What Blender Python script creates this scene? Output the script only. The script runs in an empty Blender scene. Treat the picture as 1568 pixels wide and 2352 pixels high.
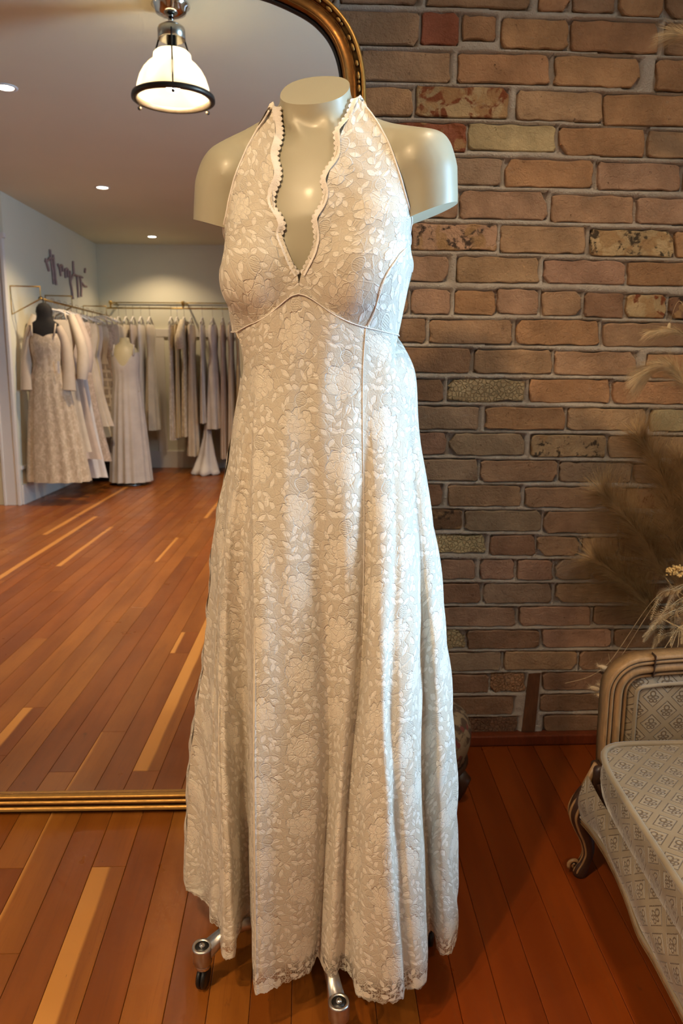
import bpy, bmesh, math, random
import numpy as np
from mathutils import Vector, Matrix, noise
from mathutils.bvhtree import BVHTree

random.seed(7)
scene = bpy.context.scene
COL = scene.collection
PI = math.pi

# ------------------------------------------------------------------ camera
IMG_W, IMG_H = 1568.0, 2352.0
FPX = 1763.0                     # focal length in pixels of the photograph
CAM_H = 1.27
HORIZON, ROLL, VPX = 705.0, 0.008, 697.0
pitch = math.atan((IMG_H / 2 - HORIZON) / FPX)
yaw = math.atan((IMG_W / 2 - VPX) / math.hypot(FPX, IMG_H / 2 - HORIZON))
FW = np.array([math.sin(yaw) * math.cos(pitch), math.cos(yaw) * math.cos(pitch), -math.sin(pitch)])
_r = np.array([math.cos(yaw), -math.sin(yaw), 0.0])
_u = np.cross(_r, FW)
RT = _r * math.cos(ROLL) + _u * math.sin(ROLL)
UP = -_r * math.sin(ROLL) + _u * math.cos(ROLL)
CAMP = np.array([0.0, 0.0, CAM_H])

cam_data = bpy.data.cameras.new('camera')
cam = bpy.data.objects.new('camera', cam_data)
COL.objects.link(cam)
cam_data.sensor_fit = 'VERTICAL'
cam_data.sensor_height = 36.0
cam_data.sensor_width = 24.0
cam_data.lens = FPX * 36.0 / IMG_H
cam_data.clip_start = 0.05
m4 = Matrix.Identity(4)
for i in range(3):
    m4[i][0], m4[i][1], m4[i][2], m4[i][3] = RT[i], UP[i], -FW[i], CAMP[i]
cam.matrix_world = m4
cam_data.dof.use_dof = True
cam_data.dof.focus_distance = 1.24
cam_data.dof.aperture_fstop = 8.0
scene.camera = cam

# ------------------------------------------------------------------ light
scene.view_settings.view_transform = 'Standard'
scene.view_settings.look = 'None'
scene.view_settings.gamma = 1.0
scene.view_settings.use_curve_mapping = False
scene.view_settings.exposure = 0.70

world = bpy.data.worlds.new('sky')
scene.world = world
world.use_nodes = True
world.node_tree.nodes['Background'].inputs[0].default_value = (0.62, 0.78, 1.0, 1)
world.node_tree.nodes['Background'].inputs[1].default_value = 1.0

scene.cycles.max_bounces = 6
scene.cycles.diffuse_bounces = 3
scene.cycles.glossy_bounces = 3
scene.cycles.transmission_bounces = 3
scene.cycles.transparent_max_bounces = 8
scene.cycles.caustics_reflective = False
scene.cycles.caustics_refractive = False
scene.cycles.sample_clamp_indirect = 6.0
scene.cycles.use_adaptive_sampling = True
scene.cycles.adaptive_threshold = 0.09
scene.cycles.adaptive_min_samples = 16

WARM = (1.0, 0.69, 0.37)
SOFTWARM = (1.0, 0.735, 0.455)
P_PENDANT = 42.0        # bulb of the pendant in view
P_PENDANT2 = 24.0       # bulb of the unseen pendant added farther left
P_DOWN = 80.0           # each recessed downlight over the back of the room
P_SPOT = 20.0           # the dimmed one over the gown
P_FILL = 64.0           # the unseen fill downlight added behind the camera
P_WINDOW = (2.0, 74.0)   # daylight through the two windows
C_WINDOW = (0.42, 0.69, 1.0)
CEIL = 2.52             # ceiling height
WALL_Y = 2.045          # face of the brick wall
LEFT_X, BACK_Y, RIGHT_X = -2.52, -5.48, 3.0
WINDOWS = [(-3.6, -2.6, 0.75, 2.25), (0.30, 1.32, 0.55, 2.25)]   # y0, y1, z0, z1 in the right wall


def light(name, kind, loc, energy, color, **kw):
    d = bpy.data.lights.new(name, kind)
    d.energy = energy
    d.color = color
    for k, v in kw.items():
        setattr(d, k, v)
    o = bpy.data.objects.new(name, d)
    o.location = loc
    COL.objects.link(o)
    return o


for (y0, y1, z0, z1), pw in zip(WINDOWS, P_WINDOW):
    lo = light('window_daylight', 'AREA', (RIGHT_X + 0.22, (y0 + y1) / 2, (z0 + z1) / 2), pw, C_WINDOW,
               shape='RECTANGLE', size=z1 - z0, size_y=y1 - y0, spread=2.1)
    lo.rotation_euler = (0, PI / 2, 0)

# ------------------------------------------------------------------ pixel -> place
def ray(x, y):
    return FW + RT * ((x - IMG_W / 2) / FPX) - UP * ((y - IMG_H / 2) / FPX)


def hit(x, y, n, d, o=None, dr=None):
    o = CAMP if o is None else o
    dr = ray(x, y) if dr is None else dr
    n = np.asarray(n, float)
    return o + dr * ((d - o @ n) / (dr @ n))


def at_z(x, y, z=0.0): return hit(x, y, (0, 0, 1), z)
def at_y(x, y, Y): return hit(x, y, (0, 1, 0), Y)
def at_x(x, y, X): return hit(x, y, (1, 0, 0), X)


LEAN, MYAW, MIR_Y = math.radians(2.3), math.radians(0.7), 1.7435
MN = np.array([-math.sin(MYAW) * math.cos(LEAN), -math.cos(MYAW) * math.cos(LEAN), math.sin(LEAN)])
MD = MN @ np.array([0, MIR_Y, 0])


def seen(x, y, n, d):
    """a point of the room that the leaning mirror shows at this place of the picture"""
    o = CAMP - 2 * (CAMP @ MN - MD) * MN
    dr = ray(x, y)
    dr = dr - 2 * (dr @ MN) * MN
    return hit(x, y, n, d, o, dr)


def mx(x, y, X): return seen(x, y, (1, 0, 0), X)
def my(x, y, Y): return seen(x, y, (0, 1, 0), Y)
def mz(x, y, Z): return seen(x, y, (0, 0, 1), Z)

# ------------------------------------------------------------------ objects
def tag(o, label=None, cat=None, group=None, kind=None):
    if label: o['label'] = label
    if cat: o['category'] = cat
    if group: o['group'] = group
    if kind: o['kind'] = kind
    return o


def link(o, parent=None):
    COL.objects.link(o)
    if parent is not None:
        o.parent = parent
    return o


def thing(name, label, cat, loc=(0, 0, 0), group=None, rot=(0, 0, 0)):
    o = bpy.data.objects.new(name, None)
    o.empty_display_size = 0.05
    o.location = loc
    o.rotation_euler = rot
    link(o)
    return tag(o, label, cat, group)


def mesh_data(name, verts, faces, mat=None, smooth=True, uvs=None):
    me = bpy.data.meshes.new(name)
    me.from_pydata([tuple(map(float, v)) for v in verts], [], [tuple(map(int, f)) for f in faces])
    if mat is not None:
        me.materials.append(mat)
    if smooth:
        me.polygons.foreach_set('use_smooth', [True] * len(me.polygons))
    if uvs is not None:
        uvl = me.uv_layers.new(name='UVMap')
        idx = np.empty(len(me.loops), dtype=np.int32)
        me.loops.foreach_get('vertex_index', idx)
        uvl.data.foreach_set('uv', np.asarray(uvs, dtype=np.float32)[idx].ravel())
    me.update()
    return me


def add(name, verts, faces, mat, parent=None, smooth=True, uvs=None, color=None):
    """verts are world coordinates; they are stored relative to the parent when it is an Empty or a mesh at a place"""
    base = Vector((0, 0, 0))
    o = bpy.data.objects.new(name, mesh_data(name, verts, faces, mat, smooth, uvs))
    link(o)
    if parent is not None:
        o.parent = parent
        bpy_inv = world_of(parent).inverted()
        o.matrix_parent_inverse = bpy_inv
    if color is not None:
        o.color = color
    return o


def world_of(o):
    m = Matrix.LocRotScale(o.location, o.rotation_euler, o.scale)
    if o.parent is not None:
        m = world_of(o.parent) @ o.matrix_parent_inverse @ m
    return m


class MB:
    """collects shapes into one mesh"""
    def __init__(self):
        self.v, self.f, self.uv = [], [], []

    def put(self, verts, faces):
        k = len(self.v)
        self.v += [tuple(map(float, q)) for q in verts]
        self.f += [tuple(i + k for i in q) for q in faces]
        return self

    def box(self, x0, x1, y0, y1, z0, z1, b=0.0):
        if b <= 0:
            v = [(x, y, z) for z in (z0, z1) for y in (y0, y1) for x in (x0, x1)]
            f = [(0, 2, 3, 1), (4, 5, 7, 6), (0, 1, 5, 4), (2, 6, 7, 3), (0, 4, 6, 2), (1, 3, 7, 5)]
            return self.put(v, f)
        bm = bmesh.new()
        bmesh.ops.create_cube(bm, size=1)
        for q in bm.verts:
            q.co = Vector(((x0 + x1) / 2 + q.co.x * (x1 - x0), (y0 + y1) / 2 + q.co.y * (y1 - y0), (z0 + z1) / 2 + q.co.z * (z1 - z0)))
        bmesh.ops.bevel(bm, geom=bm.edges[:], offset=b, segments=2, affect='EDGES', profile=0.5)
        self.bm(bm)
        return self

    def bm(self, bm):
        bm.verts.index_update()
        self.put([q.co[:] for q in bm.verts], [[q.index for q in f.verts] for f in bm.faces])
        bm.free()
        return self

    def tube(self, path, rad, n=8, cap=True, closed=False):
        path = [np.asarray(q, float) for q in path]
        m = len(path)
        rads = rad if hasattr(rad, '__len__') else [rad] * m
        tang = []
        for i in range(m):
            a = path[(i - 1) % m] if (closed or i > 0) else path[i]
            b = path[(i + 1) % m] if (closed or i < m - 1) else path[i]
            t = b - a
            tang.append(t / (np.linalg.norm(t) + 1e-12))
        ref = np.array([0, 0, 1.0]) if abs(tang[0][2]) < 0.9 else np.array([1.0, 0, 0])
        nrm = np.cross(tang[0], ref); nrm /= np.linalg.norm(nrm)
        vs, fs = [], []
        for i in range(m):
            nrm = nrm - tang[i] * (nrm @ tang[i])
            nrm /= np.linalg.norm(nrm) + 1e-12
            bn = np.cross(tang[i], nrm)
            for k in range(n):
                a = 2 * PI * k / n
                vs.append(path[i] + rads[i] * (math.cos(a) * nrm + math.sin(a) * bn))
        rng = m if closed else m - 1
        for i in range(rng):
            j = (i + 1) % m
            for k in range(n):
                l = (k + 1) % n
                fs.append((i * n + k, i * n + l, j * n + l, j * n + k))
        if cap and not closed:
            fs.append(tuple(range(n - 1, -1, -1)))
            fs.append(tuple((m - 1) * n + k for k in range(n)))
        return self.put(vs, fs)

    def lathe(self, prof, c=(0, 0, 0), n=24, axis=None, cap=True, squash=(1, 1)):
        vs, fs = [], []
        m = len(prof)
        for (r, z) in prof:
            for k in range(n):
                a = 2 * PI * k / n
                vs.append((c[0] + r * math.cos(a) * squash[0], c[1] + r * math.sin(a) * squash[1], c[2] + z))
        for i in range(m - 1):
            for k in range(n):
                l = (k + 1) % n
                fs.append((i * n + k, i * n + l, (i + 1) * n + l, (i + 1) * n + k))
        if cap:
            fs.append(tuple(range(n - 1, -1, -1)))
            fs.append(tuple((m - 1) * n + k for k in range(n)))
        return self.put(vs, fs)

    def loft(self, rings, cap0=True, cap1=True, closed=True):
        n = len(rings[0])
        vs = [q for r in rings for q in r]
        fs = []
        for i in range(len(rings) - 1):
            for k in range(n if closed else n - 1):
                l = (k + 1) % n
                fs.append((i * n + k, i * n + l, (i + 1) * n + l, (i + 1) * n + k))
        if cap0: fs.append(tuple(range(n - 1, -1, -1)))
        if cap1: fs.append(tuple((len(rings) - 1) * n + k for k in range(n)))
        return self.put(vs, fs)

    def grid(self, P, flip=False):
        P = np.asarray(P)
        a, b = P.shape[:2]
        fs = []
        for i in range(a - 1):
            for j in range(b - 1):
                q = (i * b + j, i * b + j + 1, (i + 1) * b + j + 1, (i + 1) * b + j)
                fs.append(q[::-1] if flip else q)
        return self.put(P.reshape(-1, 3), fs)

    def xf(self, M):
        self.v = [tuple(M @ Vector(q)) for q in self.v]
        return self

    def build(self, name, mat, parent=None, smooth=True, color=None):
        return add(name, self.v, self.f, mat, parent, smooth, None, color)


def ellipse(cx, cy, z, a, b, n=32, p=2.0):
    out = []
    for k in range(n):
        t = 2 * PI * k / n
        c, s = math.cos(t), math.sin(t)
        out.append((cx + a * math.copysign(abs(c) ** (2 / p), c), cy + b * math.copysign(abs(s) ** (2 / p), s), z))
    return out


def spline(pts, m):
    """Catmull-Rom through pts, m samples"""
    P = np.asarray(pts, float)
    n = len(P)
    t = np.linspace(0, n - 1 - 1e-9, m)
    i = np.floor(t).astype(int)
    f = (t - i)[:, None]
    g = lambda k: P[np.clip(k, 0, n - 1)]
    p0, p1, p2, p3 = g(i - 1), g(i), g(i + 1), g(i + 2)
    return 0.5 * (2 * p1 + (p2 - p0) * f + (2 * p0 - 5 * p1 + 4 * p2 - p3) * f ** 2 + (3 * p1 - p0 - 3 * p2 + p3) * f ** 3)


def polyres(pts, m, it=3):
    """evenly spaced points along a polyline, slightly smoothed"""
    P = np.asarray(pts, float)
    s = np.concatenate([[0], np.cumsum(np.linalg.norm(np.diff(P, axis=0), axis=1))])
    t = np.linspace(0, s[-1], m)
    Q = np.stack([np.interp(t, s, P[:, k]) for k in range(P.shape[1])], 1)
    for _ in range(it):
        Q[1:-1] = .5 * Q[1:-1] + .25 * (Q[:-2] + Q[2:])
    return Q


def lerp(a, b, t): return a + (b - a) * t
def smooth01(t):
    t = max(0.0, min(1.0, t)); return t * t * (3 - 2 * t)
# ------------------------------------------------------------------ materials
class X_:
    """a node socket with arithmetic"""
    def __init__(self, nt, s): self.nt, self.s = nt, s
    def _m(self, op, *a):
        nd = self.nt.nodes.new('ShaderNodeMath'); nd.operation = op
        for i, q in enumerate((self,) + a):
            if isinstance(q, X_): self.nt.links.new(q.s, nd.inputs[i])
            else: nd.inputs[i].default_value = float(q)
        return X_(self.nt, nd.outputs[0])
    def __add__(s, o): return s._m('ADD', o)
    def __radd__(s, o): return s._m('ADD', o)
    def __sub__(s, o): return s._m('SUBTRACT', o)
    def __rsub__(s, o): return (s * -1.0) + o
    def __mul__(s, o): return s._m('MULTIPLY', o)
    def __rmul__(s, o): return s._m('MULTIPLY', o)
    def __truediv__(s, o): return s._m('DIVIDE', o)
    def sin(s): return s._m('SINE')
    def cos(s): return s._m('COSINE')
    def abs(s): return s._m('ABSOLUTE')
    def floor(s): return s._m('FLOOR')
    def fmod(s, o): return s._m('FLOORED_MODULO', o)
    def pow(s, o): return s._m('POWER', o)
    def sqrt(s): return s._m('SQRT')
    def max(s, o): return s._m('MAXIMUM', o)
    def min(s, o): return s._m('MINIMUM', o)
    def atan2(s, o): return s._m('ARCTAN2', o)
    def gt(s, o): return s._m('GREATER_THAN', o)
    def lt(s, o): return s._m('LESS_THAN', o)
    def step(s, a, b, lo=0.0, hi=1.0):
        nd = self_new(s.nt, 'ShaderNodeMapRange'); nd.interpolation_type = 'SMOOTHSTEP'
        s.nt.links.new(s.s, nd.inputs[0])
        for i, q in enumerate((a, b, lo, hi)): nd.inputs[i + 1].default_value = q
        return X_(s.nt, nd.outputs[0])


def self_new(nt, t): return nt.nodes.new(t)


class Mat:
    def __init__(self, name):
        self.m = bpy.data.materials.new(name)
        self.m.use_nodes = True
        self.nt = self.m.node_tree
        self.b = self.nt.nodes['Principled BSDF']
        self.out = self.nt.nodes['Material Output']

    def set(self, **kw):
        for k, v in kw.items():
            i = self.b.inputs[k.replace('_', ' ')]
            if isinstance(v, X_): self.nt.links.new(v.s, i)
            else: i.default_value = (tuple(v) + (1,)) if hasattr(v, '__len__') and len(v) == 3 else v
        return self

    def new(self, t): return self.nt.nodes.new(t)
    def w(self, a, b): self.nt.links.new(a.s if isinstance(a, X_) else a, b)
    def x(self, s): return X_(self.nt, s)

    def coord(self, kind='Object'):
        return self.new('ShaderNodeTexCoord').outputs[kind]

    def pos(self):
        return self.new('ShaderNodeNewGeometry').outputs['Position']

    def map(self, vec, scale=(1, 1, 1), loc=(0, 0, 0), rot=(0, 0, 0)):
        nd = self.new('ShaderNodeMapping')
        self.w(vec, nd.inputs[0])
        nd.inputs['Scale'].default_value = scale
        nd.inputs['Location'].default_value = loc
        nd.inputs['Rotation'].default_value = rot
        return nd.outputs[0]

    def shift(self, vec, amount):
        """vec + a per-object random offset"""
        oi = self.new('ShaderNodeObjectInfo')
        nd = self.new('ShaderNodeVectorMath'); nd.operation = 'MULTIPLY_ADD'
        cb = self.new('ShaderNodeCombineXYZ')
        for i in range(3): self.w(oi.outputs['Random'], cb.inputs[i])
        self.w(cb.outputs[0], nd.inputs[0])
        nd.inputs[1].default_value = amount
        self.w(vec, nd.inputs[2])
        return nd.outputs[0]

    def noise(self, vec, scale, detail=4, rough=0.5, dist=0.0):
        nd = self.new('ShaderNodeTexNoise')
        self.w(vec, nd.inputs['Vector'])
        nd.inputs['Scale'].default_value = scale
        nd.inputs['Detail'].default_value = detail
        nd.inputs['Roughness'].default_value = rough
        nd.inputs['Distortion'].default_value = dist
        return self.x(nd.outputs[0])

    def voronoi(self, vec, scale, feature='F1', rand=1.0):
        nd = self.new('ShaderNodeTexVoronoi'); nd.feature = feature
        self.w(vec, nd.inputs['Vector'])
        nd.inputs['Scale'].default_value = scale
        nd.inputs['Randomness'].default_value = rand
        return nd

    def mix(self, f, a, b, mode='MIX'):
        nd = self.new('ShaderNodeMix'); nd.data_type = 'RGBA'; nd.blend_type = mode
        for s, i in ((f, 0), (a, 6), (b, 7)):
            if isinstance(s, X_): self.w(s, nd.inputs[i])
            elif hasattr(s, 'is_linked'): self.w(s, nd.inputs[i])
            elif i == 0: nd.inputs[0].default_value = s
            else: nd.inputs[i].default_value = tuple(s) + (1,)
        return self.x(nd.outputs[2])

    def bump(self, h, strength=0.3, dist=0.01, normal=None):
        nd = self.new('ShaderNodeBump')
        nd.inputs['Strength'].default_value = strength
        nd.inputs['Distance'].default_value = dist
        self.w(h, nd.inputs['Height'])
        if normal is not None: self.w(normal, nd.inputs['Normal'])
        self.w(nd.outputs[0], self.b.inputs['Normal'])
        return nd.outputs[0]

    def ocolor(self):
        return self.new('ShaderNodeObjectInfo').outputs['Color']

    def prop(self, name):
        nd = self.new('ShaderNodeAttribute'); nd.attribute_type = 'OBJECT'; nd.attribute_name = name
        return self.x(nd.outputs['Fac'])

    def sep(self, vec):
        nd = self.new('ShaderNodeSeparateXYZ'); self.w(vec, nd.inputs[0])
        return [self.x(q) for q in nd.outputs]


def plain(name, col, rough=0.5, metal=0.0, nscale=None, namp=0.12, bump=0.0, bdist=0.002, **kw):
    """a painted / metal / plastic surface with faint tone variation and relief"""
    M = Mat(name)
    M.set(Base_Color=col, Roughness=rough, Metallic=metal)
    v = M.coord()
    n = M.noise(v, nscale or 18.0, 5, 0.6)
    M.set(Base_Color=M.mix(n.step(0.3, 0.7), tuple(c * (1 - namp) for c in col), tuple(min(1, c * (1 + namp)) for c in col)))
    if bump: M.bump(M.noise(v, (nscale or 18.0) * 6, 4, 0.6), bump, bdist)
    for k, q in kw.items(): M.set(**{k: q})
    return M.m


def mat_brick():
    M = Mat('brick_clay')
    v = M.shift(M.pos(), (37.0, 11.0, 23.0))
    big = M.noise(v, 9, 4, 0.6)
    fine = M.noise(v, 70, 6, 0.7)
    base = M.ocolor()
    c = M.mix(big.step(0.3, 0.72), M.mix(1.0, base, (0.76, 0.74, 0.72), 'MULTIPLY'), M.mix(1.0, base, (1.22, 1.20, 1.18), 'MULTIPLY'))
    st = M.prop('stain')
    red = M.noise(v, 24, 3, 0.55, 0.6).step(0.48, 0.56)
    c = M.mix(red * st.gt(1.5) * st.lt(2.5), c, (0.27, 0.085, 0.036))
    blk = M.noise(M.map(v, (1, 1, 1), (3.1, 7.7, 1.3)), 30, 5, 0.65, 0.4).step(0.52, 0.60)
    c = M.mix(blk * st.gt(2.5) * 0.9, c, (0.035, 0.026, 0.022))
    pal = M.noise(M.map(v, (1, 1, 1), (9.1, 2.7, 5.3)), 22, 3, 0.5, 0.5).step(0.52, 0.6)
    c = M.mix(pal * st.gt(1.5) * 0.8, c, (0.50, 0.30, 0.14))
    chalk = M.noise(M.map(v, (1, 1, 2.2), (1.7, 3.3, 2.9)), 26, 6, 0.7).step(0.60, 0.74)
    c = M.mix(chalk * 0.35, c, (0.46, 0.38, 0.30))
    dark = fine.step(0.62, 0.78)
    c = M.mix(dark * 0.5, c, (0.13, 0.07, 0.035))
    pit = M.noise(M.map(v, (1, 1, 1), (5.5, 1.1, 8.2)), 38, 4, 0.75).step(0.66, 0.74)
    c = M.mix(pit * 0.55, c, (0.12, 0.065, 0.03))
    M.set(Base_Color=c, Roughness=0.88, Specular_IOR_Level=0.25)
    crumb = M.x(M.voronoi(v, 95, 'DISTANCE_TO_EDGE').outputs['Distance']).step(0.0, 0.12)
    h = fine * 0.6 + big * 0.5 - pit * 0.4 + crumb * st.gt(0.5) * st.lt(1.5) * 0.4 + crumb * 0.06
    M.bump(h, 1.0, 0.010)
    return M.m


def mat_mortar():
    M = Mat('lime_mortar')
    v = M.pos()
    n = M.noise(v, 120, 7, 0.8)
    b = M.noise(v, 12, 3, 0.5)
    g = M.x(M.voronoi(v, 260, 'F1').outputs['Distance'])
    c = M.mix(b.step(0.3, 0.7), (0.60, 0.505, 0.415), (0.72, 0.63, 0.535))
    c = M.mix(n.step(0.58, 0.74), c, (0.28, 0.21, 0.155))
    c = M.mix(n.step(0.44, 0.30), c, (0.70, 0.62, 0.53))
    M.set(Base_Color=c, Roughness=0.95, Specular_IOR_Level=0.15)
    M.bump(n * 0.9 + g * 0.4, 0.8, 0.008)
    return M.m


def mat_plank():
    M = Mat('fir_plank')
    v = M.shift(M.pos(), (5.0, 31.0, 3.0))
    grain = M.noise(M.map(v, (26, 1.2, 26)), 5, 6, 0.62, 0.9)
    broad = M.noise(M.map(v, (5, 0.7, 5)), 2.2, 3, 0.5)
    base = M.ocolor()
    c = M.mix(broad.step(0.3, 0.7), M.mix(1.0, base, (0.80, 0.76, 0.70), 'MULTIPLY'), M.mix(1.0, base, (1.14, 1.18, 1.2), 'MULTIPLY'))
    c = M.mix(grain.step(0.50, 0.75) * 0.42, c, (0.15, 0.040, 0.008))
    # pale sapwood along one edge of some boards
    gx = M.sep(M.coord('Generated'))[0]
    sap = M.prop('sap')
    wob = M.noise(M.map(v, (1, 1.3, 1)), 2.0, 2, 0.5) * 0.24 - 0.12
    e = sap - gx + wob * sap.gt(0.02)
    c = M.mix(e.step(-0.05, 0.08) * sap.gt(0.02), c, (0.55, 0.235, 0.05))
    knot = M.noise(M.map(v, (9, 3.2, 9)), 2.4, 4, 0.6, 0.4).step(0.70, 0.80)
    c = M.mix(knot * 0.7, c, (0.06, 0.022, 0.008))
    fleck = M.noise(M.map(v, (40, 14, 40)), 2.6, 2, 0.5).step(0.74, 0.80)
    c = M.mix(fleck * 0.6, c, (0.07, 0.025, 0.01))
    wear = M.noise(M.pos(), 3.0, 4, 0.6)
    M.set(Base_Color=c, Specular_IOR_Level=0.30)
    M.set(Roughness=wear.step(0.25, 0.8, 0.26, 0.42))
    M.bump(grain * 0.5 + M.noise(v, 55, 3, 0.5) * 0.25, 0.08, 0.003)
    return M.m


def mat_paint(name, col, rough=0.6):
    M = Mat(name)
    v = M.pos()
    n = M.noise(v, 1.6, 3, 0.5)
    M.set(Base_Color=M.mix(n.step(0.3, 0.7), tuple(c * 0.97 for c in col), col), Roughness=rough, Specular_IOR_Level=0.3)
    M.bump(M.noise(v, 240, 3, 0.6), 0.06, 0.001)
    return M.m


def mat_gold(name='antique_gold', col=(0.42, 0.22, 0.055), dark=(0.10, 0.036, 0.010)):
    M = Mat(name)
    v = M.coord()
    n = M.noise(v, 55, 5, 0.65)
    s = M.noise(M.map(v, (3, 60, 60)), 3.0, 4, 0.6)
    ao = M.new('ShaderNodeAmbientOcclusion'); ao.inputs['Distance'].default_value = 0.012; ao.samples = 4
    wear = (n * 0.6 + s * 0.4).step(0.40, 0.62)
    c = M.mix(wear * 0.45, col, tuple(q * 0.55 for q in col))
    recess_mask = M.x(ao.outputs['AO']).step(0.35, 0.9)
    c = M.mix(recess_mask, dark, c)  # darker tone in the recesses of the moulding
    M.set(Base_Color=c, Metallic=0.85)
    M.set(Roughness=n.step(0.3, 0.7, 0.30, 0.48))
    M.bump(n, 0.15, 0.001)
    return M.m


def mat_lace(see=True, name='lace'):
    """floral lace: flowers with outlined petals, leaf sprays, a hatched bud and a fine net between them"""
    M = Mat(name)
    uv = M.coord('UV')
    # little hand-made irregularity
    wv = M.new('ShaderNodeTexNoise'); wv.inputs['Scale'].default_value = 14.0; wv.inputs['Detail'].default_value = 1.5
    M.w(uv, wv.inputs['Vector'])
    ad = M.new('ShaderNodeVectorMath'); ad.operation = 'MULTIPLY_ADD'
    sb = M.new('ShaderNodeVectorMath'); sb.operation = 'SUBTRACT'; sb.inputs[1].default_value = (0.5, 0.5, 0.5)
    M.w(wv.outputs['Color'], sb.inputs[0]); M.w(sb.outputs[0], ad.inputs[0])
    ad.inputs[1].default_value = (0.016, 0.016, 0); M.w(uv, ad.inputs[2])
    U, V, _ = M.sep(ad.outputs[0])
    U = U * 100.0; V = V * 100.0                         # centimetres
    TW, TH = 7.0, 13.2
    k = (U / TW).floor()
    px = U - k * TW - TW / 2
    py = (V + k.fmod(2.0) * (TH / 2)).fmod(TH) - TH / 2
    r = (px * px + py * py).sqrt()
    nz = M.noise(uv, 46.0, 2, 0.5)
    th = py.atan2(px) + (nz * 1.3 - 0.65)
    r = r + (M.noise(M.map(uv, (1, 1, 1), (3.3, 1.7, 0)), 90.0, 2, 0.5) * 0.9 - 0.45)
    lob = (th * 4.0 + 0.6).cos().abs()
    R1 = lob.pow(0.6) * 0.95 + 1.95
    f1 = R1 - r
    flower = f1.step(-0.05, 0.05)
    rim = f1.abs().step(0.12, 0.03)
    R2 = (th * 3.0 + 0.9).cos().abs().pow(0.6) * 0.5 + 1.1
    f2 = R2 - r
    rim = rim.max(f2.abs().step(0.10, 0.02) * 0.8)
    rim = rim.max((lob.step(0.16, 0.04)) * r.step(1.5, 1.7) * flower * 0.7)
    heart = (0.55 - r).step(-0.05, 0.05)
    leaves = [(-1.76, 3.69, 64, 0.73, 0.36), (-3.01, 5.45, 140, 0.64, 0.35), (2.61, 2.44, 161, 0.79, 0.31), (-0.36, 5.76, -10, 0.63, 0.37), (-0.82, -4.35, 36, 0.8, 0.27), (1.98, -5.36, 74, 0.77, 0.36), (0.98, 5.66, 36, 0.74, 0.33), (2.07, -4.3, -32, 0.72, 0.33), (0.76, -4.02, 68, 0.69, 0.37), (2.47, 5.77, 143, 0.84, 0.33), (-0.77, -3.19, 73, 0.74, 0.32), (-2.74, -2.67, 119, 0.67, 0.32), (-2.04, -5.42, 143, 0.82, 0.38), (-1.54, 5.78, -32, 0.84, 0.37), (-2.32, 2.72, 116, 0.68, 0.3), (1.97, 3.82, -14, 0.62, 0.34), (2.9, -2.39, 70, 0.75, 0.31), (1.0, -5.77, 120, 0.75, 0.31), (-2.1, -3.75, 160, 0.64, 0.33), (2.86, -5.87, 123, 0.62, 0.33), (-0.8, -6.26, 52, 0.74, 0.37)]
    leaf = None
    for (cx, cy, a, L, Wd) in leaves:
        a = math.radians(a)
        dx, dy = px - cx, py - cy
        L, Wd = L * 1.16, Wd * 1.18
        lx = (dx * math.cos(a) + dy * math.sin(a)) / L
        ly = dy * math.cos(a) - dx * math.sin(a)
        q = (lx * lx * -Wd) + Wd - ly.abs()
        leaf = q if leaf is None else leaf.max(q)
    leafm = leaf.step(-0.03, 0.04)
    bx, by = (px - 0.6) / 0.95, (py - 3.9) / 1.05
    bud = 1.0 - (bx * bx + by * by).sqrt()
    hatch = (by * 22.0 + bx * 6.0).sin().step(-0.2, 0.5) * bud.step(0.0, 0.06)
    rim = rim.max(bud.abs().step(0.12, 0.02))
    net = M.x(M.voronoi(ad.outputs[0], 240.0, 'DISTANCE_TO_EDGE', 0.9).outputs['Distance']).step(0.11, 0.05)
    thread = M.x(M.voronoi(ad.outputs[0], 62.0, 'DISTANCE_TO_EDGE', 1.0).outputs['Distance']).step(0.05, 0.02)
    solid = flower.max(leafm).max(hatch * 0.9).max(rim).max(thread * 0.85)
    weave = M.noise(M.map(uv, (900, 900, 1)), 1.0, 2, 0.6)
    hemv = V.step(6.0, 2.0)
    cover = solid.max(net * 0.8).max(hemv * -0.66 + 0.86)
    M.set(Base_Color=M.mix(rim.max(leafm * 0.8), M.mix(solid, (0.71, 0.63, 0.505), (0.77, 0.70, 0.58)), (0.83, 0.775, 0.675)), Roughness=0.75, Specular_IOR_Level=0.25,
          Sheen_Weight=0.25, Sheen_Roughness=0.4)
    h = flower * 0.45 + leafm * 0.65 + rim * 0.55 + hatch * 0.3 + thread * 0.3 + net * 0.12 + weave * 0.10 - heart * 0.15
    M.bump(h, 0.75, 0.0026)
    if see:
        tr = M.new('ShaderNodeBsdfTransparent')
        mxs = M.new('ShaderNodeMixShader')
        M.w(cover, mxs.inputs[0]); M.w(tr.outputs[0], mxs.inputs[1]); M.w(M.b.outputs[0], mxs.inputs[2])
        M.w(mxs.outputs[0], M.out.inputs[0])
    return M.m


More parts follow.
